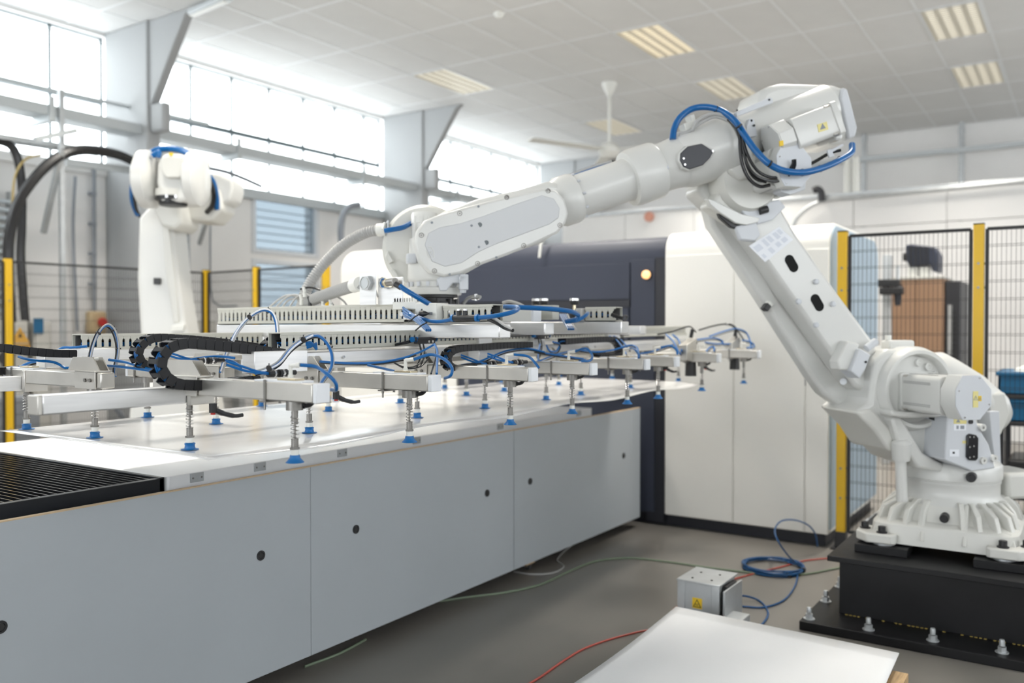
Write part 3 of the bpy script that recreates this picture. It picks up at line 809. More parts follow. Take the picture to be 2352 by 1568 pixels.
# loops on the further front arms
def elbow_loop(k, px, pl):
    MB().tube(cr([EL[k]] + [ony(x, y, p) for (x, y), p in zip(px, pl)], 7), .0050 if k < 4 else .0056, n=10).build('air_hose', 'blue', gr)
elbow_loop(1, [(990, 814), (1022, 826), (1038, 845), (1035, 862), (1022, 868)], [1.78, 1.72, 1.68, 1.68, 1.72])
elbow_loop(2, [(1212, 818), (1228, 832), (1238, 845)], [1.78, 1.74, 1.72])
elbow_loop(3, [(1345, 800), (1360, 815), (1355, 828), (1335, 829)], [1.78, 1.74, 1.72, 1.75])
elbow_loop(4, [(1455, 800), (1466, 812), (1467, 822)], [1.79, 1.75, 1.74])
elbow_loop(5, [(1540, 794), (1553, 803), (1556, 814)], [1.80, 1.77, 1.76])
# long runs in front of the duct
hose([(735, 830), (800, 834), (870, 832), (925, 822), (965, 808), (990, 795), (998, 790)], (2.12, 2.10), .0042, 'blue_thin')
hose([(735, 833), (800, 837), (870, 836), (925, 827), (955, 815)], (2.13, 2.10), .003, 'blackg')
hose([(998, 790), (1004, 805), (1004, 830), (1003, 858)], (2.0, 1.86), .0042, 'blue_thin'); hose([(1001, 793), (1001, 820), (994, 845), (990, 858)], (2.0, 1.86), .003, 'blackg')
hose([(905, 833), (925, 842), (945, 843), (962, 836), (975, 822)], (2.15, 2.10), .0028, 'blackg')
hose([(908, 835), (928, 845), (948, 846), (968, 840), (985, 822)], (2.16, 2.10), .0028, 'blackg')
hose([(845, 838), (880, 846), (905, 852)], (2.1, 1.95), .0048, 'blue')
# black line with tees along the duct face
hose([(908, 790), (935, 784), (955, 778)], 2.235, .003, 'blackg'); hose([(908, 793), (935, 788), (952, 782)], 2.235, .003, 'blackg')
hose([(995, 776), (1050, 774), (1100, 773), (1150, 772), (1200, 771), (1225, 769)], (2.235, 2.25), .0042, 'blackg')
hose([(1262, 768), (1320, 767), (1380, 764), (1415, 763)], (2.255, 2.28), .0045, 'blackg')
for px, py, Y in ((975, 779, 2.225), (1244, 770, 2.245), (1432, 764, 2.275)):
    p = ony(px, py, Y)
    b = MB().box(p.x - .055, p.x + .055, p.y - .012, p.y + .01, p.z - .018, p.z + .004).cyl(p + V((-.07, 0, 0)), p + V((.07, 0, 0)), .0095, n=12).build('tee_fitting', 'black', gr, bevel=.002)
    for d in (-.075, -.052, .068): MB().cyl(p + V((d - .004, 0, 0)), p + V((d + .004, 0, 0)), .0108, n=14).build('release_ring', 'cup', b)
    for d in (.012, .036): MB().cyl(p + V((d, -.0125, -.009)), p + V((d, -.0145, -.009)), .0055, n=10).build('screw', 'chrome', b)
    for d, r_ in ((-.03, .0042), (-.008, .0042)):
        MB().tube(cr([p + V((d, 0, -.018)), p + V((d + .004, -.004, -.06)), p + V((d - .03, -.01, -.11))], 5), .0036, n=6).build('cable', 'blackg', b)
# bundle of blue hoses leaving the upper duct
for k in range(9):
    o_ = (k % 3) * 4.2; q_ = (k // 3) * 5
    hose([(926 + o_ * .4, 706 + o_ + q_ * 1.2), (942 + o_, 718 + o_ * .6 + q_), (962 + o_, 736 + q_ * .6), (980 + o_, 757 + q_ * .2)], (2.70, 2.60), .0048, 'blue', ax='x')
a, c = onx(952, 733, 2.62), onx(965, 745, 2.6)
for q in ((953, 730), (968, 750)):
    a = onx(*q, 2.63)
    MB().tube([onx(q[0] - 14, q[1] + 9, 2.60), onx(q[0], q[1] - 3, 2.585), onx(q[0] + 13, q[1] - 10, 2.61)], .003, n=6).build('cable_tie', 'black', gr)
# thicker hoses over the tool
hose([(940, 722), (960, 728), (985, 736), (1010, 738), (1035, 734), (1052, 728)], (2.66, 2.66), .0072, 'blue', ax='x')
hose([(1085, 730), (1115, 728), (1150, 723), (1178, 716), (1190, 709), (1184, 705), (1160, 704), (1135, 706)], (2.66, 2.66, 2.66, 2.7, 2.75, 2.8, 2.85, 2.9), .0088, 'blue', ax='x')
hose([(1160, 705), (1200, 706), (1260, 709), (1305, 714), (1327, 722), (1322, 733), (1300, 738)], (3.0, 3.05, 3.1, 3.2, 3.3, 3.3, 3.3), .0105, 'blue', ax='x')
hose([(1300, 738), (1325, 736), (1345, 724), (1350, 719)], (3.3, 3.5), .0085, 'blue', ax='x')
tf = onx(1068, 730, 2.66)
b = MB().cyl(tf + V((0, .055, 0)), tf + V((0, -.055, 0)), .012, n=14).cyl(tf, tf + V((0, 0, .028)), .009, n=12).cyl(tf + V((0, .03, 0)), tf + V((0, .03, .028)), .009, n=12).build('tee_fitting', 'black', gr)
for d in (-.058, .058): MB().cyl(tf + V((0, d - .005, 0)), tf + V((0, d + .005, 0)), .0145, n=14).build('release_ring', 'cup', b)
for d in (0, .03): MB().cyl(tf + V((0, d, .028)), tf + V((0, d, .034)), .0095, n=8).build('bolt', 'chrome', b)
for q in ((978, 720), (980, 735)):
    p = onx(*q, 2.68)
    MB().lathe([(.012, .028), (.013, .014), (.009, 0), (.002, -.018)], p, (0, 1, 0), 12).build('hose_plug', 'black', gr)
# black and grey bundle, grey and blue bundle
for k in range(3): hose([(1122, 724 + k * 5), (1142, 735 + k * 4), (1160, 748 + k * 3), (1178, 757 + k)], (2.72, 2.66), .0062, 'blackg' if k else 'grey_hose', ax='x')
for k in range(5): hose([(1287 + k * 4, 722), (1293 + k * 4, 735), (1301 + k * 4, 748), (1306 + k * 4, 756)], (3.45, 3.35), .0052, 'blue' if k < 4 else 'grey_hose', ax='x')
hose([(1405, 722), (1420, 728), (1430, 731)], 3.6, .009, 'blackg', ax='x')
hose([(1412, 755), (1418, 738), (1430, 727), (1440, 726), (1436, 734), (1424, 745), (1420, 756)], (2.3, 2.3), .0055, 'blackg'); 
# cables behind the upper duct, on the connectors
for k, P_ in enumerate(([(618, 706), (640, 688), (660, 678), (682, 682), (700, 700)], [(634, 706), (655, 685), (675, 677), (695, 684), (706, 704)], [(648, 706), (662, 690), (682, 686), (700, 700)], [(665, 705), (680, 684), (700, 675), (718, 684), (722, 702)], [(690, 664), (712, 660), (738, 668), (758, 690), (766, 702)], [(735, 705), (752, 690), (770, 680), (788, 690), (798, 703)], [(855, 640), (860, 660), (868, 680), (882, 702)])):
    hose(P_, (2.80, 2.84), .0046, 'grey_hose' if k not in (4,) else 'blackg', ax='x')
for q in ((693, 690), (712, 695), (742, 697), (760, 697), (700, 672)):
    p = onx(*q, 2.79)
    MB().cyl(p, p + V((0, .01, .028)), .007, n=8).cyl(p - V((0, 0, .02)), p, .009, n=8).build('connector', 'white_plastic' if q[0] != 712 else 'black', gr)
hose([(1065, 697), (1075, 685), (1092, 680), (1104, 682)], 3.2, .0075, 'grey_hose', ax='x')
p = onx(1093, 690, 3.2)
MB().cyl(p, p + V((0, 0, .03)), .008, n=8).cyl(p + V((0, -.02, .012)), p + V((0, .02, .012)), .009, n=8).build('hose_coupling', 'chrome', gr)
hose([(1155, 695), (1170, 692), (1190, 697), (1205, 704)], 3.4, .007, 'grey_hose', ax='x')
# black push-in couplings in the bays with a tangle of thin hoses
for cx, cy, Y in ((640, 857, 2.02), (478, 828, 2.55), (1130, 835, 2.08), (1190, 832, 1.98)):
    p = ony(cx, cy, Y)
    b = MB().cyl(p + V((-.04, 0, 0)), p + V((-.01, 0, 0)), .011, n=10).cyl(p + V((.0, 0, .0)), p + V((.03, 0, 0)), .012, n=10).cyl(p + V((.03, 0, 0)), p + V((.065, -.0, 0)), .008, n=10).build('coupling', 'black', gr)
    MB().cyl(p + V((-.022, 0, 0)), p + V((-.016, 0, 0)), .0125, n=10).cyl(p + V((.01, 0, 0)), p + V((.018, 0, 0)), .0135, n=6).build('coupling_ring', 'chrome', b)
    for k in range(2): MB().tube(cr([p + V((-.04, 0, .002 * k)), p + V((-.07, .01 * k, .004 + .004 * k)), p + V((-.11, .02, .012 + .01 * k)), p + V((-.15, .05, .03 + .01 * k))], 5), .0040, n=6).build('air_hose', 'blue_thin', gr)
for P_, pl in (([(1060, 838), (1095, 832), (1130, 818), (1165, 805), (1210, 800), (1250, 808)], (2.2, 2.1)), ([(1225, 805), (1260, 812), (1300, 818), (1340, 824)], (2.15, 2.0)), ([(1150, 842), (1200, 840), (1240, 828), (1275, 815), (1310, 806), (1350, 800)], (2.05, 2.2)), ([(1240, 790), (1236, 815), (1240, 835), (1265, 848), (1300, 842), (1330, 830), (1345, 826)], (2.2, 1.95)),
               ([(1330, 803), (1370, 808), (1410, 803), (1445, 793), (1462, 797), (1467, 812)], (2.1, 1.85)), ([(1400, 772), (1415, 780), (1428, 795), (1438, 812)], (2.2, 2.0)), ([(1410, 772), (1428, 782), (1445, 802)], (2.25, 2.0)), ([(1255, 792), (1262, 805), (1278, 806), (1285, 790), (1270, 785)], (2.15, 2.1)), ([(1090, 812), (1110, 830), (1135, 812), (1160, 828)], (2.25, 2.2)), ([(1470, 812), (1495, 808), (1530, 796), (1545, 792)], (2.1, 1.9)),
               ([(1530, 768), (1545, 782), (1555, 800), (1562, 812)], (2.2, 1.95)), ([(1545, 768), (1558, 780), (1566, 806)], (2.2, 1.95)), ([(1600, 780), (1640, 776), (1660, 784), (1650, 790), (1620, 786)], (2.05, 2.02)), ([(1615, 815), (1630, 798), (1640, 797), (1640, 806)], (1.95, 1.9)), ([(1630, 772), (1665, 760), (1690, 755), (1712, 762), (1722, 780), (1724, 796), (1716, 799)], (2.08, 1.88)), ([(1705, 781), (1722, 784), (1732, 792), (1728, 798), (1716, 798)], (1.95, 1.9)), ([(1660, 790), (1680, 790)], (2.0, 2.0))):
    hose(P_, pl, .0043 if P_[0][0] < 1450 else .0052, 'blue_thin'); hose([(x + 2, y + 4) for x, y in P_], pl, .003, 'blackg')
# cables over the far end
hose([(1510, 768), (1540, 762), (1565, 754), (1585, 750), (1598, 762)], (2.2, 1.95), .005, 'blackg'); hose([(1605, 758), (1640, 748), (1668, 744), (1685, 748), (1700, 768), (1708, 780)], (2.2, 1.95), .0055, 'blackg'); hose([(1668, 744), (1680, 746), (1690, 755)], (2.1, 2.05), .010, 'grey_hose')
hose([(1690, 755), (1692, 775)], (2.05, 1.98), .0065, 'black', nm='cable')
# left side hoses near the frame edge
hose([(43, 819), (60, 824), (90, 828), (125, 832), (150, 845)], (3.1, 2.95), .0048, 'blue'); hose([(35, 848), (70, 832), (105, 826), (140, 800), (165, 798), (200, 795)], (3.3, 3.1), .0048, 'blue_thin'); hose([(38, 852), (75, 836), (110, 830), (145, 806), (150, 820), (125, 835)], (3.31, 3.12), .0034, 'blackg')
hose([(250, 826), (290, 832), (325, 843), (352, 850)], (2.78, 2.6), .0050, 'blue'); hose([(150, 845), (200, 842), (250, 840), (300, 845), (350, 852)], (2.95, 2.62), .0046, 'blue')
hose([(395, 842), (430, 828), (460, 822), (500, 818), (540, 822)], (2.7, 2.5), .0046, 'blue_thin'); hose([(415, 838), (450, 824), (490, 824), (535, 830), (555, 845)], (2.72, 2.5), .0046, 'blue_thin')
elb2 = [(60, 822), (232, 830), (444, 838)]
# the bundle stub behind the first chain
for k in range(6): hose([(668, 806 + k), (690, 802 - k), (712, 796 - k * 2), (728, 788 + k * 3)], (2.30, 2.24), .0046, 'blue')

# --- cable chains: carrier strip > links
lk = MB()
for s_ in (-1, 1):
    lk.prism([V((a, s_ * .0215, c)) for a, c in [(-.0135, -.014), (.0115, -.014), (.0145, -.009), (.0145, .009), (.0115, .014), (-.0135, .014)]], [V((a, s_ * .0165, c)) for a, c in [(-.0135, -.014), (.0115, -.014), (.0145, -.009), (.0145, .009), (.0115, .014), (-.0135, .014)]])
lk.box(-.008, .006, -.0165, .0165, .011, .014).box(-.008, .006, -.0165, .0165, -.014, -.011)
LKM = lk.build('chain_link', 'chain', None, bevel=.001, off=(0, 0, 0))
first_link = [True]
def chain(px, Y, scale=1.0, tail=None):
    P = cr([ony(x, y, Y) for x, y in px], 10)
    L = [0.0]
    for a, c in zip(P[:-1], P[1:]): L.append(L[-1] + (c - a).length)
    st = MB()
    for dy in (-.008, 0, .008): st.tube([p + V((0, dy * scale, R.uniform(-.002, .002))) for p in P[::2]], .0032 * scale, n=5)
    o = st.build('cable_chain', 'blue_thin', gr)
    n = int(L[-1] / (.0272 * scale)); i = 0
    for k in range(n):
        s_ = (k + .5) * L[-1] / n
        while i < len(L) - 2 and L[i + 1] < s_: i += 1
        f = (s_ - L[i]) / max(1e-6, L[i + 1] - L[i])
        p = P[i].lerp(P[i + 1], f)
        j0, j1 = max(0, i - 3), min(len(P) - 1, i + 4)
        d = (P[j1] - P[j0])
        ang = math.atan2(d.z, d.x)
        c = dup(LKM, o)
        c.matrix_parent_inverse = Matrix.Identity(4)
        c.location = p
        c.rotation_euler = (0, -ang, 0)
        c.scale = (.93 * scale * (L[-1] / n) / (.0272 * scale), scale, scale)
chain([(645, 812), (600, 806), (540, 798), (480, 792), (430, 788), (392, 794), (370, 812), (362, 838), (372, 862), (398, 880), (440, 884), (500, 882), (550, 877), (588, 873)], 2.20, 1.12)
chain([(610, 800), (540, 790), (470, 782), (400, 777), (352, 776), (325, 788), (313, 808), (318, 828), (338, 841), (380, 843), (432, 842)], 2.66, 1.0)
chain([(-60, 800), (0, 799), (60, 806), (120, 811), (170, 812)], 3.0, 1.0)
chain([(-40, 856), (0, 852), (40, 848)], 3.34, 1.0)
chain([(1216, 791), (1160, 793), (1100, 797), (1055, 800), (1032, 808), (1024, 824), (1030, 840), (1050, 846), (1090, 841), (1122, 836)], 2.10, .95)
chain([(1290, 784), (1340, 781), (1390, 779), (1412, 782), (1422, 796), (1420, 812), (1400, 818), (1370, 812)], 2.16, 1.1)
chain([(655, 778), (636, 778), (618, 788), (606, 800)], 2.45, 1.0)
bpy.data.objects.remove(LKM)

# --- clamp levers under the arms
for px, py, Y in ((489, 926, 2.2), (772, 898, 2.2), (1620, 836, 2.0), (1528, 834, 1.93)):
    p = ony(px, py, Y)
    p.z = min(p.z, A0)
    b = MB().cyl(p, p - V((0, 0, .028)), .0115, n=12)
    b.tube(cr([p - V((-.004, 0, .02)), p - V((-.03, .012, .033)), p - V((-.062, .022, .042)), p - V((-.088, .028, .041))], 5), [.009] * 5 + [.0075] * 5 + [.006] * 6, n=8)
    o = b.build('clamp_lever', 'black', gr)
    MB().cyl(p - V((0, 0, .028)), p - V((0, 0, .034)), .007, n=10).build('lever_button', 'red', o)
# --- sensor carriers at the far end
for px, Y, z0 in ((1594, 1.93, 1.262), (1694, 1.98, 1.262)):
    a = ony(px, 830, Y)
    G = [V((a.x - .11, Y, 1.40)), V((a.x + .05, Y, 1.44)), V((a.x + .05, Y, 1.30)), V((a.x - .03, Y, 1.30)), V((a.x - .11, Y, 1.31))]
    o = MB().prism(G, [g + V((0, .05, 0)) for g in G]).build('sensor_carrier', 'steel', gr, bevel=.003)
    MB().cyl((a.x, Y + .02, 1.30), (a.x, Y + .02, 1.215), .031, .034, n=20).build('sensor', 'black', o)
    MB().cyl((a.x - .0, Y + .02, 1.44), (a.x, Y + .01, 1.49), .011, n=10).build('sensor_lead', 'black', o)
    for dz in (.02, .06, .11): MB().cyl((a.x + .04, Y - .001, 1.30 + dz), (a.x + .04, Y - .005, 1.30 + dz), .006, n=8).build('bolt', 'steel_dark', o)

# ------------------------------------------------------------------ sheet held by the cups
nx, ny_ = 90, 24
b = MB()
sx0, sx1, sy0, sy1 = 1.572, 5.50, 2.085, 3.265
for i in range(nx + 1):
    for j in range(ny_ + 1):
        x = sx0 + (sx1 - sx0) * i / nx; y = sy0 + (sy1 - sy0) * j / ny_ + .022 * (x - 1.645)
        f = max(0, (sk(x, GY[1]) - .02 - y) / .17)
        wv = .5 - .5 * math.cos((x - 1.645) * 2 * math.pi / 1.07 + .6)
        z = SZ - .0012 - f * f * (.004 + .018 * wv)
        fx = max(0, (x - 5.0) / .5); z += fx * fx * .006
        b.v.append((x, y, z))
for i in range(nx):
    for j in range(ny_):
        a = i * (ny_ + 1) + j
        b.f.append((a, a + ny_ + 1, a + ny_ + 2, a + 1))
o = b.build('metal_sheet', 'sheetmetal', None, smooth=180)
so = o.modifiers.new('thickness', 'SOLIDIFY'); so.thickness = .002; so.offset = -1
tag(o, 'large thin white metal sheet lifted by the blue suction cups', 'sheet')
# ------------------------------------------------------------------ pedestal
pd_ = thing('robot_pedestal', (5.1, .6, 0), 'black steel pedestal with bolted floor plate under the white robot', 'pedestal')
MB().box(4.353, 5.85, -.05, 1.184, 0, .045).build('floor_plate', 'pedestal', pd_, bevel=.004)
MB().box(4.578, 5.62, .1, 1.045, .045, .325).build('box', 'pedestal', pd_, bevel=.004)
MB().box(4.50, 5.70, .05, 1.087, .325, .352).build('top_plate', 'pedestal', pd_, bevel=.003)
for y0, y1 in ((.74, .99), (.20, .45)):
    for x0, x1 in ((4.66, 4.82), (5.36, 5.52)):
        MB().box(x0, x1, y0, y1, .352, .392).build('shim_block', 'pedestal', pd_, bevel=.003)
        MB().cyl(((x0 + x1) / 2, (y0 + y1) / 2, .392), ((x0 + x1) / 2, (y0 + y1) / 2, .401), .05, n=20).build('washer', 'galv', pd_)
ab = None
for x, y in ((4.41, 1.15), (4.74, 1.15), (5.05, 1.15), (4.41, .87), (4.42, .59), (4.43, .31), (4.43, .05)):
    if ab is None:
        ab = MB().lathe([(.001, .058), (.010, .058), (.012, .05), (.012, .03)], (0, 0, 0), (0, 0, 1), 10).cyl((0, 0, 0), (0, 0, .004), .028, n=16).cyl((0, 0, .004), (0, 0, .026), .019, n=6).build('anchor_bolt', 'galv', pd_, off=(0, 0, 0))
        c = ab
    else: c = dup(ab, pd_)
    c.location = V((x, y, .045)) - V(pd_['_w'])
    c.rotation_euler = (0, 0, x * 7 + y * 3)
# weld line traces
for x0, y0, x1, y1, z in ((4.574, .15, 4.574, 1.04, .047),):
    w = MB()
    for k in range(46):
        if R.random() < .6:
            yy = y0 + (y1 - y0) * k / 46
            w.box(x0 - .004, x0 + .001, yy, yy + .012, z - .002, z + .002)
    w.build('weld_bead', mat('rust_yellow', (.30, .22, .05), .6), pd_)

# ------------------------------------------------------------------ robot in front
ROX, ROY = 5.08, .60
RAZ = math.atan2(1.88, -1.99)
RU = V((math.cos(RAZ), math.sin(RAZ), 0)); RN = V((-RU.y, RU.x, 0)); RO = V((ROX, ROY, 0))
rb = thing('industrial_robot', (ROX, ROY, 0), 'large white six-axis robot arm bolted to the black pedestal', 'robot', rotz=RAZ)
def rp(px, py, y=0.0):
    d = ray(px, py); q = RO + RN * y - EYE
    p = EYE + d * (q.dot(RN) / d.dot(RN)) - RO
    return V((p.dot(RU), y, p.z))
def toloc(w): w = V(w) - RO; return V((w.dot(RU), w.dot(RN), w.z))
def outline(px, y0, y1, ref=None):
    """outline picked at depth y0 (towards the lens), pushed back to y1"""
    A = [rp(x, y, y0) for x, y in px]
    return MB().prism(A, [V((p.x, y1, p.z)) for p in A])
def plate(px, y0, y1, nm, m, par, bevel=.003): return outline(px, y0, y1).build(nm, m, par, bevel=bevel)

# --- base casting, set square to the hall
CW, SW = math.cos(-RAZ), math.sin(-RAZ)
def bl(x, y, z): return V((x * CW - y * SW, x * SW + y * CW, z))       # hall axes -> robot axes
for sx, sy in ((1, 1), (-1, 1), (-1, -1), (1, -1)):
    b = MB()
    pts = [(.20, .31), (.31, .20), (.385, .20), (.40, .22), (.40, .34), (.34, .40), (.22, .40), (.20, .385)]
    b.prism([bl(sx * a, sy * c, .402) for a, c in pts], [bl(sx * a, sy * c, .452) for a, c in pts])
    b.build('foot', 'robot_cast', rb, bevel=.008)
N = 64
def sq(w, r, e):                                  # squarish outline
    c, s = math.cos(w), math.sin(w)
    return r / (abs(c) ** e + abs(s) ** e) ** (1 / e)
def ringstack(rings_):
    b = MB(); vs = []
    for z, r, e in rings_: vs += [bl(sq(2 * math.pi * i / N, r, e) * math.cos(2 * math.pi * i / N), sq(2 * math.pi * i / N, r, e) * math.sin(2 * math.pi * i / N), z) for i in range(N)]
    K = len(rings_)
    fs = [(k * N + i, k * N + (i + 1) % N, (k + 1) * N + (i + 1) % N, (k + 1) * N + i) for k in range(K - 1) for i in range(N)]
    return b.add(vs, fs + [tuple(range((K - 1) * N, K * N)), tuple(reversed(range(N)))])
ringstack(((.402, .345, 9), (.495, .335, 9), (.502, .33, 8), (.520, .29, 4), (.60, .262, 2.6))).build('base', 'robot_cast', rb, smooth=28)
# ribs round the shoulder, like stubby teeth
for i in range(32):
    w = 2 * math.pi * (i + .5) / 32
    if min(w % (math.pi / 2), math.pi / 2 - w % (math.pi / 2)) < .15: continue
    r0 = min(sq(w, .325, 7), .40)
    d = (math.cos(w), math.sin(w))
    G = [(.24, .622), (.275, .622), (r0 * .93, .575), (r0, .50), (r0 - .06, .49), (.24, .52)]
    sdx, sdy = -d[1] * .0125, d[0] * .0125
    MB().prism([bl(a * d[0] + sdx, a * d[1] + sdy, z) for a, z in G], [bl(a * d[0] - sdx, a * d[1] - sdy, z) for a, z in G]).build('rib', 'robot_cast', rb, bevel=.004)
for sx, sy in ((-1, 1), (-1, -1), (1, 1), (1, -1)):
    for a, c_ in ((.36, .27), (.29, .365)):
        MB().cyl(bl(sx * a, sy * c_, .452), bl(sx * a, sy * c_, .458), .027, n=16).cyl(bl(sx * a, sy * c_, .458), bl(sx * a, sy * c_, .486), .0185, n=14).build('foot_bolt', 'black', rb, bevel=.002)
    for G in ([(.20, .31), (.335, .335), (.31, .20)],):
        MB().prism([bl(sx * a, sy * c_, .43) for a, c_ in G], [bl(sx * a * .9, sy * c_ * .9, .51) for a, c_ in G]).build('foot_web', 'robot_cast', rb, bevel=.006)
# open pocket in the front wall
for yy in (-.115, .075): MB().prism([bl(*p) for p in ((-.36, yy, .43), (-.36, yy + .02, .43), (-.28, yy + .02, .60), (-.28, yy, .60))], [bl(*p) for p in ((-.25, yy, .43), (-.25, yy + .02, .43), (-.25, yy + .02, .62), (-.25, yy, .62))]).build('pocket_wall', 'robot_cast', rb, bevel=.005)
# front pocket with black plug (faces the lens)
MB().cyl(bl(-.315, -.01, .548), bl(-.26, -.01, .555), .021, n=16).build('plug', 'black', rb)
# column rings
MB().lathe([(.262, .56), (.262, .60), (.232, .63), (.232, .695), (.236, .70), (.236, .712), (.230, .714), (.230, .72), (.243, .724), (.243, .79), (.225, .81), (.001, .81)], (0, 0, 0), (0, 0, 1), 56).build('column', 'robot', rb, smooth=50)
a = bl(-.245, -.12, .755)
MB().cyl(bl(-.20, -.12, .755), a, .024, n=16).cyl(a, bl(-.252, -.123, .755), .018, n=14).build('plug', 'black', rb)
# cable post on the left of the column
p0, p1 = rp(2072, 1150, .12), rp(2068, 1045, .12)
MB().cyl(p0, p1, .027, n=14).build('cable_post', 'robot', rb)
MB().lathe([(.001, -.05), (.042, -.045), (.047, 0), (.047, .045), (.03, .06), (.001, .062)], rp(2070, 1035, .14), (.1, .15, 1), 18).build('cable_boss', 'robot', rb)
# rear bracket
MB().box(-.47, -.25, -.12, .12, .60, .74).build('rear_connector', 'robot_cast', rb, bevel=.02)

# --- turret
A2 = V((.305, 0, 1.19))
tu = MB()
P1 = [(2008, 830), (2040, 800), (2150, 815), (2225, 900), (2255, 985), (2280, 1075), (2225, 1087), (2150, 1085), (2090, 1062), (2060, 1030), (2035, 1000), (1996, 960), (1966, 947), (1998, 925)]
plate(P1, .10, -.24, 'turret', 'robot', rb, bevel=.022)
# gearbox drum of axis two with a raised rim and hollow face
dr = MB().lathe([(.001, -.16), (.20, -.16), (.215, -.14), (.215, .10), (.205, .135), (.196, .148), (.180, .148), (.172, .135), (.168, .085), (.001, .085)], A2, (0, 1, 0), 56).build('gear_drum', 'robot', rb, smooth=40)
for k in range(7):
    w = math.radians(100 + 25 * k)
    c = A2 + V((.135 * math.cos(w), .085, .135 * math.sin(w)))
    MB().lathe([(.022, 0), (.020, .03), (.012, .033), (.008, .025), (.001, .025)], c, (0, 1, 0), 14).build('drum_bolt', 'robot', dr)
MB().box(A2.x - .07, A2.x + .08, -.06, .02, A2.z + .19, A2.z + .245).build('drum_lug', 'robot', rb, bevel=.012)
MB().cyl(A2 + V((.06, -.02, .24)), A2 + V((.06, -.02, .27)), .016, n=12).build('vent_plug', 'white_plastic', rb)
# servo motor along the axis
def motor(c, d, up, L, w, nm='servo_motor', capm='robot_plate', fins=True, par=None):
    d = V(d).normalized(); up = V(up); sd = d.cross(up).normalized(); up = sd.cross(d).normalized(); c = V(c)
    def pt(a, s_, t_): return c + d * a + sd * s_ + up * t_
    h = w / 2
    o = MB().prism([pt(0, x, y) for x, y in rrect(-h, h, -h, h, h * .28, 3)], [pt(L * .72, x, y) for x, y in rrect(-h, h, -h, h, h * .28, 3)]).build(nm, 'robot', par or rb, bevel=.003)
    MB().prism([pt(-.012, x, y) for x, y in rrect(-h * 1.08, h * 1.08, -h * 1.08, h * 1.08, h * .2, 3)], [pt(.02, x, y) for x, y in rrect(-h * 1.08, h * 1.08, -h * 1.08, h * 1.08, h * .2, 3)]).build('motor_flange', 'robot', o, bevel=.003)
    if fins:
        for s_ in (1, -1):
            for t_ in (-.62, -.54, .54, .62):
                MB().obox(pt(L * .32, s_ * h * 1.0, h * t_), d, sd, L * .24, .0025, .0022).build('cooling_fin', 'grey_hose', o)
                MB().obox(pt(L * .32, h * t_, s_ * h * 1.0), d, up, L * .24, .0025, .0022).build('cooling_fin', 'grey_hose', o)
    k = .32
    oc = [(-h, -h + k * w), (-h + k * w, -h), (h - k * w * .6, -h), (h, -h + k * w), (h, h - k * w), (h - k * w * .6, h), (-h + k * w, h), (-h, h - k * w)]
    MB().prism([pt(L * .74, x * 1.04, y * 1.12) for x, y in oc], [pt(L * .985, x * 1.04, y * 1.12) for x, y in oc]).build('motor_cap', 'robot', o, bevel=.004)
    pl = MB().prism([pt(L * .985, x * 1.04, y * 1.12) for x, y in oc], [pt(L, x * 1.04, y * 1.12) for x, y in oc]).build('cap_plate', capm, o, bevel=.002)
    for x, y in oc[::2]: MB().cyl(pt(L, x * .88, y * .98), pt(L + .004, x * .88, y * .98), .004, n=8).build('screw', 'chrome', o)
    for sx in (-1, 1):
        for sy in (-1, 1): MB().cyl(pt(.02, sx * h * .86, sy * h * .86), pt(.05, sx * h * .86, sy * h * .86), .010, n=10).build('motor_bolt', 'steel', o)
    return pt
pt2 = motor(A2 + V((-.01, .10, -.015)), (0, 1, 0), (0, 0, 1), .40, .185)
def sticker(pt, a, s0, s1, t0, t1, m, par=rb, eps=.0012, nm='sticker'):
    return MB().prism([pt(a, s0, t0), pt(a, s1, t0), pt(a, s1, t1), pt(a, s0, t1)], [pt(a + eps, s0, t0), pt(a + eps, s1, t0), pt(a + eps, s1, t1), pt(a + eps, s0, t1)]).build(nm, m, par)
def warn(pt, a, s, t, h, par=rb, ink='ink', fill=None):
    q = [(s - h * .58, t - h * .5), (s + h * .58, t - h * .5), (s, t + h * .5)]
    MB().prism([pt(a, *p) for p in q], [pt(a + .0006, *p) for p in q]).build('warning_triangle', ink, par)
    q = [(s - h * .40, t - h * .40), (s + h * .40, t - h * .40), (s, t + h * .30)]
    MB().prism([pt(a + .0006, *p) for p in q], [pt(a + .0012, *p) for p in q]).build('warning_triangle', fill or 'label_y', par)
    q = [(s - h * .06, t - h * .30), (s + h * .06, t - h * .30), (s + h * .06, t + h * .10), (s - h * .06, t + h * .10)]
    MB().prism([pt(a + .0012, *p) for p in q], [pt(a + .0018, *p) for p in q]).build('warning_mark', ink, par)
sticker(pt2, .401, -.022, .006, -.045, .03, 'label_y'); warn(pt2, .4025, -.008, .0, .022)
sticker(pt2, .401, -.04, -.024, -.016, .008, 'sign_y'); warn(pt2, .4025, -.032, -.004, .014, fill='sign_y')
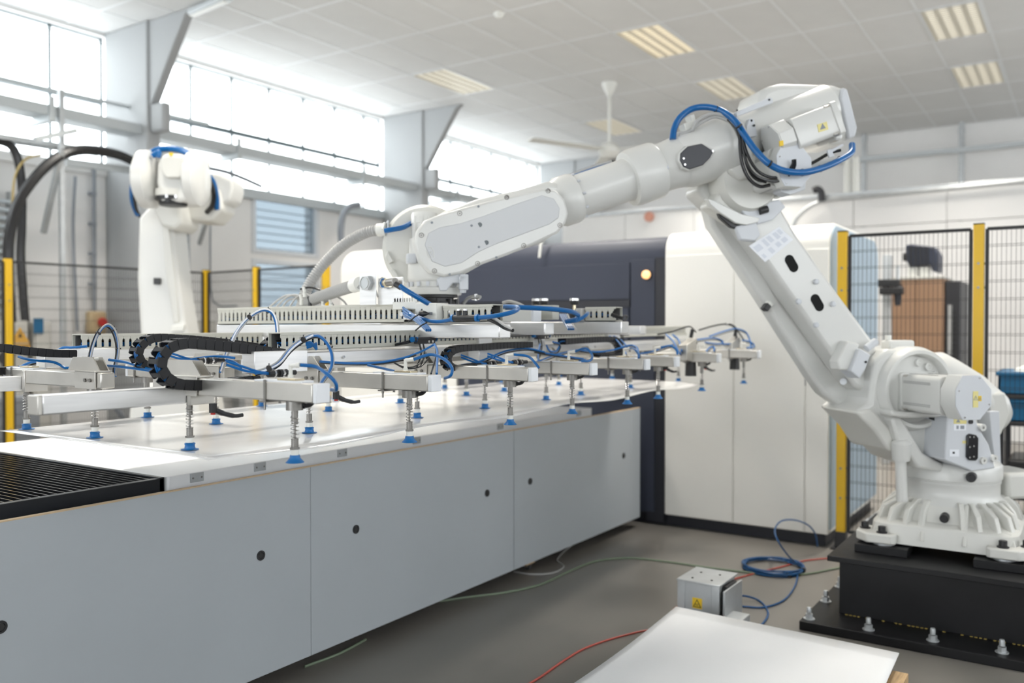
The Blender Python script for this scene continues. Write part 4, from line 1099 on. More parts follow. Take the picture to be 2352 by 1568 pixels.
# side cover plate with stickers and dark connector window
yc = .255
CP = [(2176, 957), (2235, 950), (2250, 985), (2272, 1020), (2286, 1075), (2232, 1082), (2170, 1056), (2174, 1000)]
plate(CP, yc, .08, 'side_cover', 'robot_plate', rb, bevel=.006)
def scr(px0, px1, py0, py1, m, nm='sticker', e=.0015, y=None):
    y = yc if y is None else y
    A = [rp(px0, py1, y + e), rp(px1, py1, y + e), rp(px1, py0, y + e), rp(px0, py0, y + e)]
    return MB().prism(A, [V((p.x, y - .0005, p.z)) for p in A]).build(nm, m, rb)
scr(2191, 2220, 958, 973, 'label_y'); scr(2191, 2219, 974, 988, 'label_w'); scr(2211, 2219, 1012, 1018, 'label_y'); scr(2182, 2203, 1032, 1048, 'label_w')
A = [(2196, 970), (2206, 970), (2201, 961)]
MB().prism([rp(x, y, yc + .002) for x, y in A], [rp(x, y, yc + .001) for x, y in A]).build('warning_triangle', 'ink', rb)
scr(2197, 2202, 977, 985, 'ink', 'marking', .002); scr(2206, 2215, 977, 985, 'ink', 'marking', .002); scr(2188, 2193, 1037, 1042, 'inkblack', 'marking', .002)
DW = [(2223, 1000), (2229, 996), (2243, 999), (2248, 1006), (2247, 1052), (2242, 1058), (2228, 1057), (2222, 1050)]
plate(DW, yc + .012, yc - .01, 'connector_window', 'darkglass', rb, bevel=.003)
for q in ((2226, 1003), (2235, 1003), (2226, 1026), (2235, 1024), (2226, 1050), (2235, 1048)):
    MB().cyl(rp(*q, yc + .010), rp(*q, yc + .010) + V((0, .006, 0)), .0045, n=8).build('screw', 'chrome', rb)
for q in ((2228, 968),):
    MB().cyl(rp(*q, yc - .002), rp(*q, yc) + V((0, .008, 0)), .0115, n=14).build('plug', 'black', rb)
for q in ((2254, 981), (2256, 1057), (2281, 1052)):
    MB().lathe([(.018, -.02), (.018, .014), (.007, .014), (.007, .006), (.001, .006)], rp(*q, yc), (0, 1, 0), 16).build('boss', 'robot', rb)
MB().cyl(rp(2141, 954, .10), rp(2141, 954, .10) + V((0, .05, 0)), .02, n=14).cyl(rp(2141, 954, .15), rp(2141, 954, .15) + V((0, .016, 0)), .024, n=8).build('cable_gland', 'black', rb)
# diagonal web from drum to column and the pocket behind
W1 = [(2048, 960), (2070, 955), (2120, 1040), (2170, 1066), (2165, 1085), (2110, 1075), (2062, 1010)]
plate(W1, .16, .05, 'turret_web', 'robot', rb, bevel=.014)
W2 = [(2048, 942), (2075, 947), (2235, 944), (2240, 957), (2075, 960), (2050, 956)]
plate(W2, .20, .05, 'turret_shelf', 'robot', rb, bevel=.010)
# nose under the drum, facing the arm
W3 = [(1966, 946), (2005, 938), (2048, 985), (2062, 1040), (2040, 1035), (2010, 990)]
plate(W3, .12, -.2, 'turret_nose', 'robot_cast', rb, bevel=.016)
# counterbalance cylinder behind
q0, q1 = rp(2150, 872, -.16), rp(2275, 948, -.16)
ax = (q1 - q0); Lb = ax.length
MB().lathe([(.001, -.14), (.10, -.12), (.145, -.05), (.150, .05), (.150, Lb * .55), (.138, Lb * .75), (.125, Lb), (.09, Lb + .06), (.03, Lb + .10), (.001, Lb + .105)], q0, ax, 40).build('counterbalance', 'robot', rb, smooth=50)
plate([(2270, 905), (2310, 900), (2322, 950), (2300, 1000), (2262, 1000)], -.02, -.2, 'counterbalance_bracket', 'robot_cast', rb, bevel=.012)
MB().tube(cr([rp(2240, 880, .05), rp(2258, 905, .06), rp(2272, 945, .06), rp(2270, 985, .05), rp(2262, 1010, .02)], 6), .012, n=10).build('cable', 'grey_hose', rb)
plate([(2272, 945), (2296, 944), (2300, 1070), (2286, 1072)], .12, .03, 'rear_strip', 'robot_plate', rb, bevel=.004)

# --- lower arm: wide web face with flanges
yl0, yl1 = .03, -.23
LA = [(1690, 420), (1790, 470), (1835, 545), (1920, 665), (2012, 790), (2030, 870), (1995, 905), (1962, 886), (1900, 800), (1735, 565), (1655, 460)]
plate(LA, yl0, yl1, 'lower_arm', 'robot', rb, bevel=.02)
# front flange that bows out past the drum
LF = [(1625, 445), (1660, 430), (1690, 500), (1800, 690), (1905, 830), (1975, 905), (1985, 950), (1950, 940), (1900, 905), (1868, 860), (1760, 690), (1645, 520)]
plate([(x - 8, y) for x, y in LF], -.10, -.20, 'front_flange', 'robot', rb, bevel=.02)
# recessed groove strip on the narrow face
e = MB()
for t0, t1 in (((1700, 560), (1752, 640)), ((1775, 690), (1885, 850))):
    e.beam(rp(*t0, -.13) + V((.004, 0, -.004)), rp(*t1, -.13) + V((.004, 0, -.004)), .012, .012)
e.build('groove_strip', 'robot_plate', rb)
# black oval openings, studs, label, sensor
def oval(px, py, L, w, ang, y, nm, m, dpt=.012):
    c = rp(px, py, y)
    pts = []
    for i in range(24):
        t_ = 2 * math.pi * i / 24
        a = w * math.cos(t_); c_ = w * math.sin(t_) + (L if math.sin(t_) > 0 else -L)
        pts.append(V((c.x + a * math.cos(ang) - c_ * math.sin(ang), y, c.z + a * math.sin(ang) + c_ * math.cos(ang))))
    return MB().prism([p + V((0, .0008, 0)) for p in pts], [p - V((0, dpt, 0)) for p in pts]).build(nm, m, rb)
for q in ((1818, 605), (1877, 695)): oval(*q, .021, .026, -.33 + math.pi - .26, yl0, 'opening', mat('opening_black', (.003, .003, .003), .9))
for q in ((1873, 647), (1833, 692), (1912, 698), (1873, 746)): MB().lathe([(.014, 0), (.014, .012), (.009, .016), (.001, .016)], rp(*q, yl0), (0, 1, 0), 14).build('stud', 'robot_plate', rb)
LB = [(1720, 565), (1790, 520), (1822, 550), (1758, 602)]
def lab(uu, vv, e=.0016):
    a, b_, c, d = [rp(*q, yl0 + e) for q in LB]
    return (a.lerp(b_, uu)).lerp(d.lerp(c, uu), vv)
q = [lab(0, 0), lab(1, 0), lab(1, 1), lab(0, 1)]
MB().prism(q, [p - V((0, .002, 0)) for p in q]).build('label_sheet', 'label_w', rb)
for (u0, u1, v0, v1) in ((.05, .25, .15, .45), (.35, .45, .1, .5), (.5, .62, .1, .45), (.7, .82, .12, .5), (.85, .95, .1, .4), (.3, .42, .6, .9), (.55, .68, .6, .85), (.75, .9, .6, .85), (.06, .14, .65, .85)):
    q = [lab(u0, v0, .0022), lab(u1, v0, .0022), lab(u1, v1, .0022), lab(u0, v1, .0022)]
    MB().prism(q, [p - V((0, .0006, 0)) for p in q]).build('label_mark', mat('pale_ink', (.66, .69, .75), .6), rb)
a = rp(1768, 704, -.10)
o = MB().obox(a + V((.02, 0, 0)), (.62, 0, -.78), (0, 1, 0), .022, .022, .014).build('end_sensor', 'black', rb, bevel=.003)
MB().obox(a + V((.02, 0, 0)) + V((-.012, 0, .016)), (.62, 0, -.78), (0, 1, 0), .008, .024, .016).build('sensor_top', 'white_plastic', o, bevel=.002)
# stop blocks beside the drum
plate([(1928, 850), (1925, 830), (1948, 782), (1975, 790), (1962, 850)], .10, .02, 'stop_block', 'robot', rb, bevel=.008)
plate([(1955, 852), (1975, 800), (2000, 815), (1988, 848), (1975, 870)], .13, .03, 'limit_switch', 'robot_plate', rb, bevel=.006)
MB().cyl(rp(1990, 800, .09), rp(2012, 783, .09), .02, n=12).build('switch_boss', 'robot_plate', rb)
MB().cyl(rp(1989, 831, .131), rp(1989, 831, .136), .006, n=8).build('plug', 'black', rb)
MB().cyl(rp(1937, 876, -.02), rp(1937, 876, .05), .017, n=12).build('arm_pin', 'robot_plate', rb)

# --- elbow
A3 = rp(1700, 420, -.03)
eb = MB().lathe([(.001, -.20), (.15, -.20), (.16, -.18), (.16, .08), (.14, .11), (.001, .11)], A3, (0, 1, 0), 48).build('elbow_drum', 'robot_cast', rb, smooth=40)
plate([(1600, 440), (1612, 412), (1660, 398), (1720, 400), (1745, 470), (1700, 500), (1640, 480)], -.06, -.22, 'elbow_cheek', 'robot', rb, bevel=.02)
plate([(1632, 470), (1660, 430), (1700, 440), (1740, 505), (1690, 512)], .04, -.1, 'elbow_web', 'robot_cast', rb, bevel=.015)
# scalloped cover below the elbow
SCL = [(1625, 455), (1640, 460), (1700, 490), (1745, 500), (1742, 510), (1715, 517), (1690, 512), (1672, 500), (1650, 485), (1632, 470)]
plate(SCL, .07, .03, 'scalloped_cover', 'robot', rb, bevel=.004)
plate([(1650, 488), (1672, 503), (1690, 515), (1715, 520), (1735, 512), (1738, 520), (1712, 530), (1680, 522), (1655, 500)], .05, .02, 'rubber_bumper', 'black', rb, bevel=.004)
plate([(1700, 478), (1790, 458), (1805, 475), (1775, 505), (1742, 515), (1715, 500)], .06, .03, 'elbow_plate', 'robot_plate', rb, bevel=.005)
MB().cyl(rp(1745, 485, .07), rp(1762, 480, .07), .018, n=12).build('cable_plug', 'black', rb)
plate([(1690, 520), (1738, 508), (1748, 540), (1735, 555), (1700, 552)], .06, .03, 'lower_guard', 'robot_plate', rb, bevel=.01)
# axis three motor pointing at the lens
pt3 = motor(rp(1752, 408, .02), (-.10, 1, .08), (0, 0, 1), .25, .185)

# --- upper arm along its own axis
E0 = rp(1655, 340, 0); E1 = rp(1300, 460, 0)
UA = (E1 - E0).normalized(); US = V((0, 1, 0)); UN = UA.cross(US)
if UN.z < 0: UN = -UN
def ua(a, s_=0.0, t_=0.0): return E0 + UA * a + US * s_ + UN * t_
Lt = (E1 - E0).length
def rot(prof, a0=0.0, s_=0.0, t_=0.0, nm='tube', m='robot', n=48, sm=40): return MB().lathe(prof, ua(a0, s_, t_), UA, n).build(nm, m, rb, smooth=sm)
# tube from the collar to the wrist, collar, inner sleeve
def along(px, py): return (rp(px, py, 0) - E0).dot(UA)
c0, c1 = along(1508, 392), along(1442, 410)
rot([(.001, along(1560, 370)), (.125, along(1560, 370)), (.118, along(1530, 380)), (.116, c0), (.132, c0), (.137, c0 + .012), (.137, c1 - .03), (.130, c1), (.104, c1 + .004), (.101, c1 + .02), (.101, Lt + .02), (.001, Lt + .02)], nm='forearm_tube')
rot([(.001, -.02), (.148, -.02), (.150, 0.0), (.150, .03), (.142, .05), (.138, along(1575, 365)), (.126, along(1558, 372)), (.001, along(1558, 372))], nm='forearm_housing')
rot([(.001, -.09), (.135, -.09), (.162, -.07), (.165, -.045), (.158, -.03), (.150, -.025), (.001, -.025)], nm='axis_ring')
# black service cover on the housing
BC = [(1563, 352), (1580, 336), (1612, 329), (1640, 347), (1632, 362), (1615, 379), (1585, 389), (1570, 383), (1562, 368)]
plate(BC, .148, .10, 'service_cover', mat('slate_cover', (.03, .032, .04), .4), rb, bevel=.004)
plate([(x + (x - 1601) * .10, y + (y - 359) * .10) for x, y in BC], .144, .09, 'cover_rim', 'robot', rb, bevel=.006)
for q in ((1637, 347), (1570, 364), (1573, 378)): MB().cyl(rp(*q, .149), rp(*q, .149) + V((0, .003, 0)), .005, n=8).build('screw', 'chrome', rb)
sl = MB().cyl(rp(1490, 398, .115), rp(1534, 384, .122), .013, n=12).build('slot_cover', 'robot_plate', rb)
# rear gearbox tube and big end cover
rot([(.001, -.62), (.118, -.62), (.122, -.60), (.122, -.09), (.001, -.09)], nm='rear_tube', t_=.02)
def rbox(a0, a1, s0, s1, t0, t1, nm, m='robot', bv=.02, taper=None):
    q0 = [(s0, t0), (s1, t0), (s1, t1), (s0, t1)]
    q1 = taper or q0
    return MB().prism([ua(a0, *p) for p in q0], [ua(a1, *p) for p in q1]).build(nm, m, rb, bevel=bv, seg=4)
HC = [(1742, 225), (1752, 205), (1775, 193), (1800, 188), (1920, 192), (1945, 200), (1955, 230), (1968, 290), (1962, 312), (1935, 330), (1890, 330), (1800, 318), (1760, 300)]
plate(HC, .06, -.20, 'rear_cover', 'robot', rb, bevel=.035)
plate([(1935, 200), (1947, 203), (1957, 240), (1970, 292), (1966, 312), (1950, 320), (1946, 300), (1930, 225)], .075, -.20, 'cover_lid', 'robot_plate', rb, bevel=.01)
plate([(1690, 258), (1770, 222), (1776, 228), (1776, 236), (1692, 268)], .125, .10, 'cable_rail', 'robot_plate', rb, bevel=.003)
for q in ((1693, 253), (1767, 229)): MB().cyl(rp(*q, .126), rp(*q, .13), .005, n=8).build('screw', 'inkblack', rb)
plate([(1715, 290), (1722, 272), (1732, 273), (1738, 300), (1740, 312), (1718, 316)], .14, .11, 'hose_bracket', 'robot_plate', rb, bevel=.003)
MB().cyl(rp(1726, 277, .14), rp(1726, 277, .142), .006, n=8).cyl(rp(1732, 288, .14), rp(1732, 288, .15), .006, n=8).build('screw', 'inkblack', rb)
# axis four motor alongside, on the lens side
mc = rp(1905, 278, .20)
md = (rp(1800, 318, .20) - mc).normalized()
ptm = motor(mc, md, (0, 0, 1), (rp(1772, 330, .20) - mc).length, .150, fins=False, capm='robot')
plate([(1905, 256), (1920, 247), (1938, 300), (1935, 322), (1918, 322)], .24, .08, 'motor_mount', 'robot', rb, bevel=.012)
for q0_, q1_, m_ in (((1878, 279), (1901, 302), 'label_y'),):
    A = [rp(1877, 286, .277), rp(1899, 279, .277), rp(1903, 297, .277), rp(1881, 304, .277)]
    MB().prism(A, [p - V((0, .003, 0)) for p in A]).build('sticker', 'label_y', rb)
    A = [rp(1884, 298, .278), rp(1897, 294, .278), rp(1889, 283, .278)]
    MB().prism(A, [p - V((0, .001, 0)) for p in A]).build('warning_triangle', 'ink', rb)
A = [rp(1790, 324, .280), rp(1799, 322, .280), rp(1800, 334, .280), rp(1791, 336, .280)]
MB().prism(A, [p - V((0, .004, 0)) for p in A]).build('sticker', 'sign_y', rb)
# saddle under the rear
plate([(1672, 392), (1700, 360), (1760, 352), (1790, 368), (1760, 400), (1700, 415)], .10, -.12, 'elbow_saddle', 'robot_cast', rb, bevel=.014)
plate([(1770, 345), (1830, 322), (1842, 360), (1838, 385), (1795, 380)], .10, .02, 'upper_shield', 'robot_plate', rb, bevel=.004)  # grey-white plate above the motor shield
plate([(1790, 390), (1842, 402), (1852, 415), (1850, 435), (1815, 448), (1795, 440)], .20, .12, 'motor_shield', 'robot_plate', rb, bevel=.004)

# --- hoses on the arm
def rh(px, y, r, m, nm='hose', k=7, n=10):
    N_ = len(px)
    ys = y if isinstance(y, (list, tuple)) else [y] * N_
    if len(ys) != N_: ys = [ys[0] + (ys[-1] - ys[0]) * i / (N_ - 1) for i in range(N_)]
    return MB().tube(cr([rp(x, yy, d) for (x, yy), d in zip(px, ys)], k), r, n=n).build(nm, m, rb)
BH = [(1545, 320), (1549, 295), (1562, 270), (1590, 250), (1625, 246), (1660, 256), (1690, 280), (1710, 310), (1735, 345), (1765, 375), (1800, 392), (1845, 396), (1890, 385), (1930, 367), (1955, 350), (1957, 332)]
rh(BH, [.06, .05, .05, .06, .1, .15, .19, .23, .27, .31, .33, .33, .30, .26, .22, .18], .0155, 'blue', 'blue_hose', n=14)
for q, q2 in (((1645, 250), (1660, 256)), ((1697, 290), (1706, 302)), ((1768, 376), (1780, 384)), ((1843, 396), (1860, 394)), ((1884, 387), (1895, 384)), ((1930, 366), (1940, 360))):
    i_ = (.32 if 1760 < q[0] < 1870 else .24) if q[0] > 1690 else .13
    a, c = rp(*q, i_), rp(*q2, i_)
    d = (c - a).normalized()
    MB().cyl(a - d * .003, a + d * .003, .0175, n=14).build('cable_tie', 'black', rb)
rh([(1700, 300), (1700, 340), (1706, 380), (1722, 412), (1745, 428), (1768, 425)], (.2, .22), .0085, 'blackg', 'cable')
rh([(1704, 300), (1708, 345), (1718, 385), (1735, 410), (1760, 418)], (.2, .22), .0075, 'blackg', 'cable')
rh([(1700, 290), (1715, 350), (1740, 392), (1775, 408), (1805, 400), (1820, 380), (1822, 368)], (.2, .30), .0075, 'blackg', 'cable')
rh([(1702, 300), (1712, 365), (1735, 402), (1775, 416), (1805, 408), (1824, 385), (1826, 366)], (.2, .30), .007, 'blackg', 'cable')
rh([(1640, 258), (1668, 268), (1690, 290), (1702, 315)], (.12, .2), .012, 'blackg', 'cable')
rh([(1590, 300), (1600, 280), (1622, 265), (1650, 262), (1680, 275), (1698, 298)], (.09, .18), .009, 'grey_hose', 'cable')
rh([(1562, 310), (1585, 300), (1605, 285), (1640, 268), (1670, 275)], (.06, .15), .009, 'grey_hose', 'cable')
rh([(1830, 392), (1870, 372), (1905, 352), (1930, 345)], (.2, .18), .008, 'blackg', 'cable')
rh([(1560, 315), (1572, 305), (1592, 303), (1600, 295)], .06, .008, 'grey_hose', 'cable')
MB().obox(rp(1580, 292, .04), UA, US, .03, .03, .02).build('hose_clamp', 'white_plastic', rb, bevel=.004)
MB().obox(rp(1588, 280, .04), UA, US, .012, .03, .03).build('hose_clamp', 'white_plastic', rb, bevel=.004)
plate([(1900, 345), (1910, 342), (1918, 360), (1905, 362)], .21, .20, 'hose_bracket', 'robot_plate', rb, bevel=.002)
plate([(1908, 345), (1935, 330), (1938, 334), (1911, 350)], .21, .205, 'hose_bracket', 'robot_plate', rb, bevel=.001)
# hoses lying on top of the tube
rh([(1286, 410), (1320, 400), (1360, 385), (1405, 372)], -.02, .010, 'grey_hose', 'cable'); rh([(1284, 415), (1320, 404), (1360, 390), (1405, 377)], .0, .009, 'blue', 'blue_hose'); rh([(1290, 408), (1322, 397), (1362, 382), (1408, 370)], -.03, .006, 'blackg', 'cable')

# --- wrist: two cheeks with the tool head between them
W0 = toloc(V((3.09, 2.48, 0)))
yk = .155
CK = [(952, 560), (957, 530), (975, 506), (1005, 494), (1060, 478), (1120, 462), (1185, 447), (1250, 432), (1278, 436), (1298, 458), (1306, 490), (1300, 512), (1282, 535), (1225, 562), (1165, 586), (1110, 606), (1060, 628), (1020, 636), (985, 626), (962, 600)]
plate(CK, yk, .09, 'wrist_cheek', 'robot', rb, bevel=.012)
CI = [(976, 562), (984, 535), (1010, 522), (1060, 512), (1110, 496), (1180, 470), (1245, 448), (1272, 456), (1286, 478), (1283, 500), (1262, 515), (1200, 538), (1140, 560), (1100, 578), (1060, 604), (1022, 612), (992, 600)]
plate(CI, yk + .004, yk - .01, 'cheek_panel', mat('robot_panel_white', (.58, .59, .60), .4), rb, bevel=.003)
for q in ((968, 540), (1056, 490), (1164, 453), (1259, 438), (1203, 564), (1097, 605), (998, 622), (1286, 517)):
    MB().lathe([(.0115, -.002), (.0115, .001), (.009, .001), (.007, -.004), (.001, -.004)], rp(*q, yk + .001), (0, 1, 0), 16).cyl(rp(*q, yk), rp(*q, yk) + V((0, .0022, 0)), .0045, n=6).build('cheek_bolt', 'steel_dark', rb)
for q in ((992, 511), (1099, 474), (1140, 591), (1033, 630), (1083, 518), (1100, 567)): MB().cyl(rp(*q, yk + .003), rp(*q, yk + .0052), .0055, n=10).build('small_plug', 'ink', rb)
for q in ((1102, 516), (1117, 557)): MB().cyl(rp(*q, yk + .003), rp(*q, yk + .0052), .0105, n=16).build('round_hole', mat('hole_grey', (.16, .18, .19), .6), rb)
# embossed mark on the cheek
EM = [(984, 566), (990, 567), (996, 576), (997, 592), (991, 590)]
MB().tube([rp(x, y, yk + .0045) for x, y in EM], .0018, n=6).tube([rp(x, y, yk + .0045) for x, y in ((986, 570), (990, 571))], .0014, n=5).tube([rp(x, y, yk + .0045) for x, y in ((987, 578), (992, 577), (988, 583), (993, 584))], .0014, n=5).tube([rp(x, y, yk + .0045) for x, y in ((980, 575), (984, 588), (990, 594))], .0016, n=5).build('embossed_mark', 'robot', rb)
# wrist body joining cheek to tube
rot([(.001, Lt - .05), (.112, Lt - .05), (.118, Lt - .03), (.118, Lt + .03), (.108, Lt + .05), (.10, Lt + .18), (.001, Lt + .18)], nm='wrist_ring', m='robot')
for k in range(10):
    w = 2 * math.pi * k / 10
    p = ua(Lt - .052, .107 * math.cos(w), .107 * math.sin(w))
    MB().cyl(p, p - UA * .014, .0065, n=8).build('ring_bolt', 'robot_plate', rb)
WB = [(960, 520), (1020, 485), (1100, 455), (1190, 435), (1260, 415), (1300, 420), (1312, 470), (1300, 520), (1250, 555), (1120, 600), (1050, 640), (1000, 640)]
plate(WB, .09, -.09, 'wrist_body', 'robot', rb, bevel=.03)
# far cheek, a big dished disc, seen past the near one
fc = rp(958, 575, -.10)
MB().lathe([(.001, -.02), (.165, -.02), (.195, .0), (.205, .035), (.19, .065), (.12, .075), (.001, .075)], fc + V((-.045, -.05, .01)), (0.0, 1, 0), 56).build('far_cheek', 'robot_cast', rb, smooth=40)
plate([(885, 590), (890, 575), (905, 600), (893, 606)], -.06, -.09, 'cheek_notch', 'robot_cast', rb, bevel=.004)
plate([(893, 618), (905, 618), (918, 640), (905, 640)], -.06, -.09, 'cheek_notch', 'robot_cast', rb, bevel=.004)
MB().tube(cr([rp(884, 530, .02), rp(900, 527, .03), rp(925, 522, .0), rp(945, 512, -.05)], 5), .012, n=8).build('cable', 'blue', rb)
# tool head: tower with gear ring, down to the flange
hx, hy = W0.x, W0.y
MB().lathe([(.001, 1.648), (.122, 1.648), (.124, 1.655), (.124, 1.678), (.112, 1.682), (.112, 1.705), (.118, 1.709), (.122, 1.72), (.118, 1.80), (.112, 1.90), (.001, 1.90)], (hx, hy, 0), (0, 0, 1), 48).build('tool_head', 'robot', rb, smooth=40)
for k in range(16):
    w = 2 * math.pi * k / 16
    p = V((hx + .117 * math.cos(w), hy + .117 * math.sin(w), 0))
    MB().cyl(p + V((0, 0, 1.684)), p + V((0, 0, 1.704)), .0075, n=8).build('head_bolt', 'robot_plate', rb)
hc = rp(975, 500, -.02)
MB().lathe([(.058, -.12), (.058, -.03), (.062, -.028), (.062, .008), (.055, .022), (.03, .026), (.001, .026)], hc, (0, 0, 1), 28).build('head_cap', 'robot', rb, smooth=40)
for k in range(5):
    w = math.radians(40 + 30 * k)
    MB().box(hc.x + .06 * math.cos(w) - .006, hc.x + .06 * math.cos(w) + .006, .06 * math.sin(w) - .006 + hc.y, .06 * math.sin(w) + .006 + hc.y, hc.z - .09, hc.z + .004).build('cap_rib', 'robot', rb, bevel=.002)
plate([(1003, 640), (1050, 612), (1072, 640), (1072, 655), (1062, 658), (1055, 650), (1040, 650), (1026, 668), (1010, 668)], .13, .09, 'head_guard', 'robot_plate', rb, bevel=.005)
c = rp(1064, 648, .12)
MB().obox(c, (1, 0, 0), (0, 1, 0), .02, .022, .035).build('brake_box', 'robot_plate', rb, bevel=.005)
MB().lathe([(.009, 0), (.013, 0), (.013, .004), (.009, .004)], rp(1061, 639, .145), (0, 1, 0), 14).build('brake_button', 'robot_plate', rb)
MB().cyl(rp(1063, 660, .12), rp(1063, 672, .12), .016, n=6).build('cable_nut', 'robot_plate', rb)
MB().obox(rp(945, 594, .06), (1, 0, 0), (0, 1, 0), .022, .03, .022).build('stop_lug', 'robot_plate', rb, bevel=.006)
# gland plate holding the grey conduit
g = onx(888, 527, 3.02)
gl = toloc(g)
MB().obox(gl + V((-.004, 0, -.01)), (1, 0, 0), (0, 1, 0), .004, .03, .05).build('conduit_bracket', 'robot_plate', rb, bevel=.002)
# ------------------------------------------------------------------ safety fences
def fence(nm, label, pts, ztop, zbot, posts, mesh_step=(.026, .108), wire=.0013, m_alpha=None):
    t = thing(nm, (pts[0][0], pts[0][1], 0), label, 'fence')
    for x, y in posts:
        po = MB().box(x - .03, x + .03, y - .03, y + .03, .02, ztop + .03).build('post', 'yellow', t, bevel=.004)
        MB().box(x - .06, x + .06, y - .06, y + .06, 0, .012).box(x - .036, x + .036, y - .036, y + .036, .012, .12).build('post_foot', 'black', po, bevel=.002)
        for z in (.35, .55, 1.0, 1.75, 1.9): MB().cyl((x - .034, y, z), (x - .03, y, z), .008, n=8).cyl((x, y - .034, z), (x, y - .03, z), .008, n=8).build('screw', 'steel_dark', po)
        MB().box(x - .031, x + .031, y - .031, y + .031, ztop + .03, ztop + .036).build('post_cap', 'black', po)
    for (x0, y0), (x1, y1) in zip(pts[:-1], pts[1:]):
        a, c = V((x0, y0, 0)), V((x1, y1, 0))
        d = (c - a); L = d.length; d.normalize()
        a = a + d * .045; L -= .09
        fr = MB()
        for z in (zbot, ztop): fr.beam(a + V((0, 0, z)), a + d * L + V((0, 0, z)), .02, .02)
        for k in (0, L): fr.beam(a + d * k + V((0, 0, zbot)), a + d * k + V((0, 0, ztop)), .02, .02, up=d.cross(V((0, 0, 1))))
        f = fr.build('panel_frame', 'mesh', t)
        w = MB()
        n = int(L / mesh_step[0])
        for k in range(1, n): w.beam(a + d * (L * k / n) + V((0, 0, zbot)), a + d * (L * k / n) + V((0, 0, ztop)), wire * 1.8, wire * 1.8, up=d.cross(V((0, 0, 1))))
        nz = int((ztop - zbot) / mesh_step[1])
        sd = d.cross(V((0, 0, 1))) * .004
        for k in range(1, nz):
            z = zbot + (ztop - zbot) * k / nz
            for dz in (0, .012): w.beam(a + V((0, 0, z + dz)) + sd, a + d * L + V((0, 0, z + dz)) + sd, wire * 2, wire * 2)
        w.build('wire_mesh', 'mesh', f, kind='stuff')
    return t
fence('safety_fence', 'black wire mesh fence with yellow posts behind the white robot', [(6.115, 1.385), (6.145, .575), (6.175, -.4), (6.2, -1.4)], 2.115, .12, [(6.115, 1.385), (6.145, .575), (6.175, -.4)])
fence('safety_fence', 'mesh fence with yellow posts along the window wall', [(2.2, 8.45), (4.14, 8.42), (6.24, 8.3)], 2.115, .12, [(4.14, 8.42), (6.24, 8.3)])
fence('safety_fence', 'mesh fence with yellow posts closing the gap to the navy enclosure', [(6.24, 8.3), (6.2, 7.4), (6.14, 6.3)], 2.115, .12, [(6.2, 7.4), (6.14, 6.3)])

# ------------------------------------------------------------------ behind the right fence
def bgbox(nm, label, cat, p0, p1, X, dx, z0, m, **k):
    a, c = onx(*p0, X), onx(*p1, X)
    t = thing(nm, (X + dx / 2, (a.y + c.y) / 2, z0), label, cat)
    return t, min(a.y, c.y), max(a.y, c.y), a.z
XB = 10.6
t, y0, y1, zt = bgbox('wood_cabinet', 'tall brown cabinet with a black side behind the fence', 'cabinet', (2042, 643), (2168, 643), XB, .8, 0, 'cardboard')
MB().box(XB + .02, XB + .8, y0, y1, 0, zt).build('carcass', 'cardboard', t, bevel=.008)
MB().box(XB, XB + .02, y0 + .005, (y0 + y1) / 2 - .004, .02, zt - .005).build('door', 'cardboard', t, bevel=.004)
MB().box(XB, XB + .02, (y0 + y1) / 2 + .004, y1 - .005, .02, zt - .005).build('door', 'cardboard', t, bevel=.004)
MB().box(XB - .01, XB + .82, y0 - .01, y1 + .01, zt, zt + .03).build('top', 'greycab', t, bevel=.004)
ys = onx(2205, 700, XB).y
t2 = thing('rack_cabinet', (XB + .4, ys, 0), 'narrow black vented cabinet standing against the brown cabinet', 'cabinet')
MB().box(XB + .02, XB + .82, ys, y0 - .012, 0, zt - .03).build('carcass', 'darkrack', t2, bevel=.006)
vs = MB()
for k in range(26): vs.box(XB + .012, XB + .02, ys + .02, y0 - .03, .15 + k * .06, .15 + k * .06 + .03)
vs.build('vent_grille', 'black', t2)
MB().box(XB + .01, XB + .02, ys + .08, ys + .12, 1.2, 1.75).build('handle_strip', 'grey_hose', t2)
# dark motor hood on top of the brown cabinet
c = onx(2118, 600, XB + .3)
t3 = thing('extractor_hood', (c.x, c.y, zt + .03), 'dark blue ribbed hood on white stand atop the brown cabinet', 'machine')
HD = [(2080, 562), (2095, 560), (2145, 566), (2155, 585), (2153, 625), (2140, 622), (2135, 605), (2090, 615), (2082, 600)]
A = [onx(x, y, XB + .15) for x, y in HD]
MB().prism(A, [p + V((.4, 0, 0)) for p in A]).build('hood', 'navy', t3, bevel=.02)
for px in (2092, 2104, 2116, 2128):
    p, q = onx(px, 566, XB + .145), onx(px, 612, XB + .145)
    MB().beam(p, q, .03, .02, up=(1, 0, 0)).build('rib', 'navy_dark', t3)
for px in (2098, 2125):
    p = onx(px, 612, XB + .25)
    MB().box(p.x - .06, p.x + .06, p.y - .05, p.y + .05, zt + .03, p.z).build('stand', 'white_plastic', t3, bevel=.01)
p = onx(2075, 590, XB + .2)
MB().cyl(p, p + V((0, -.12, 0)), .05, n=14).build('inlet', 'black', t3)
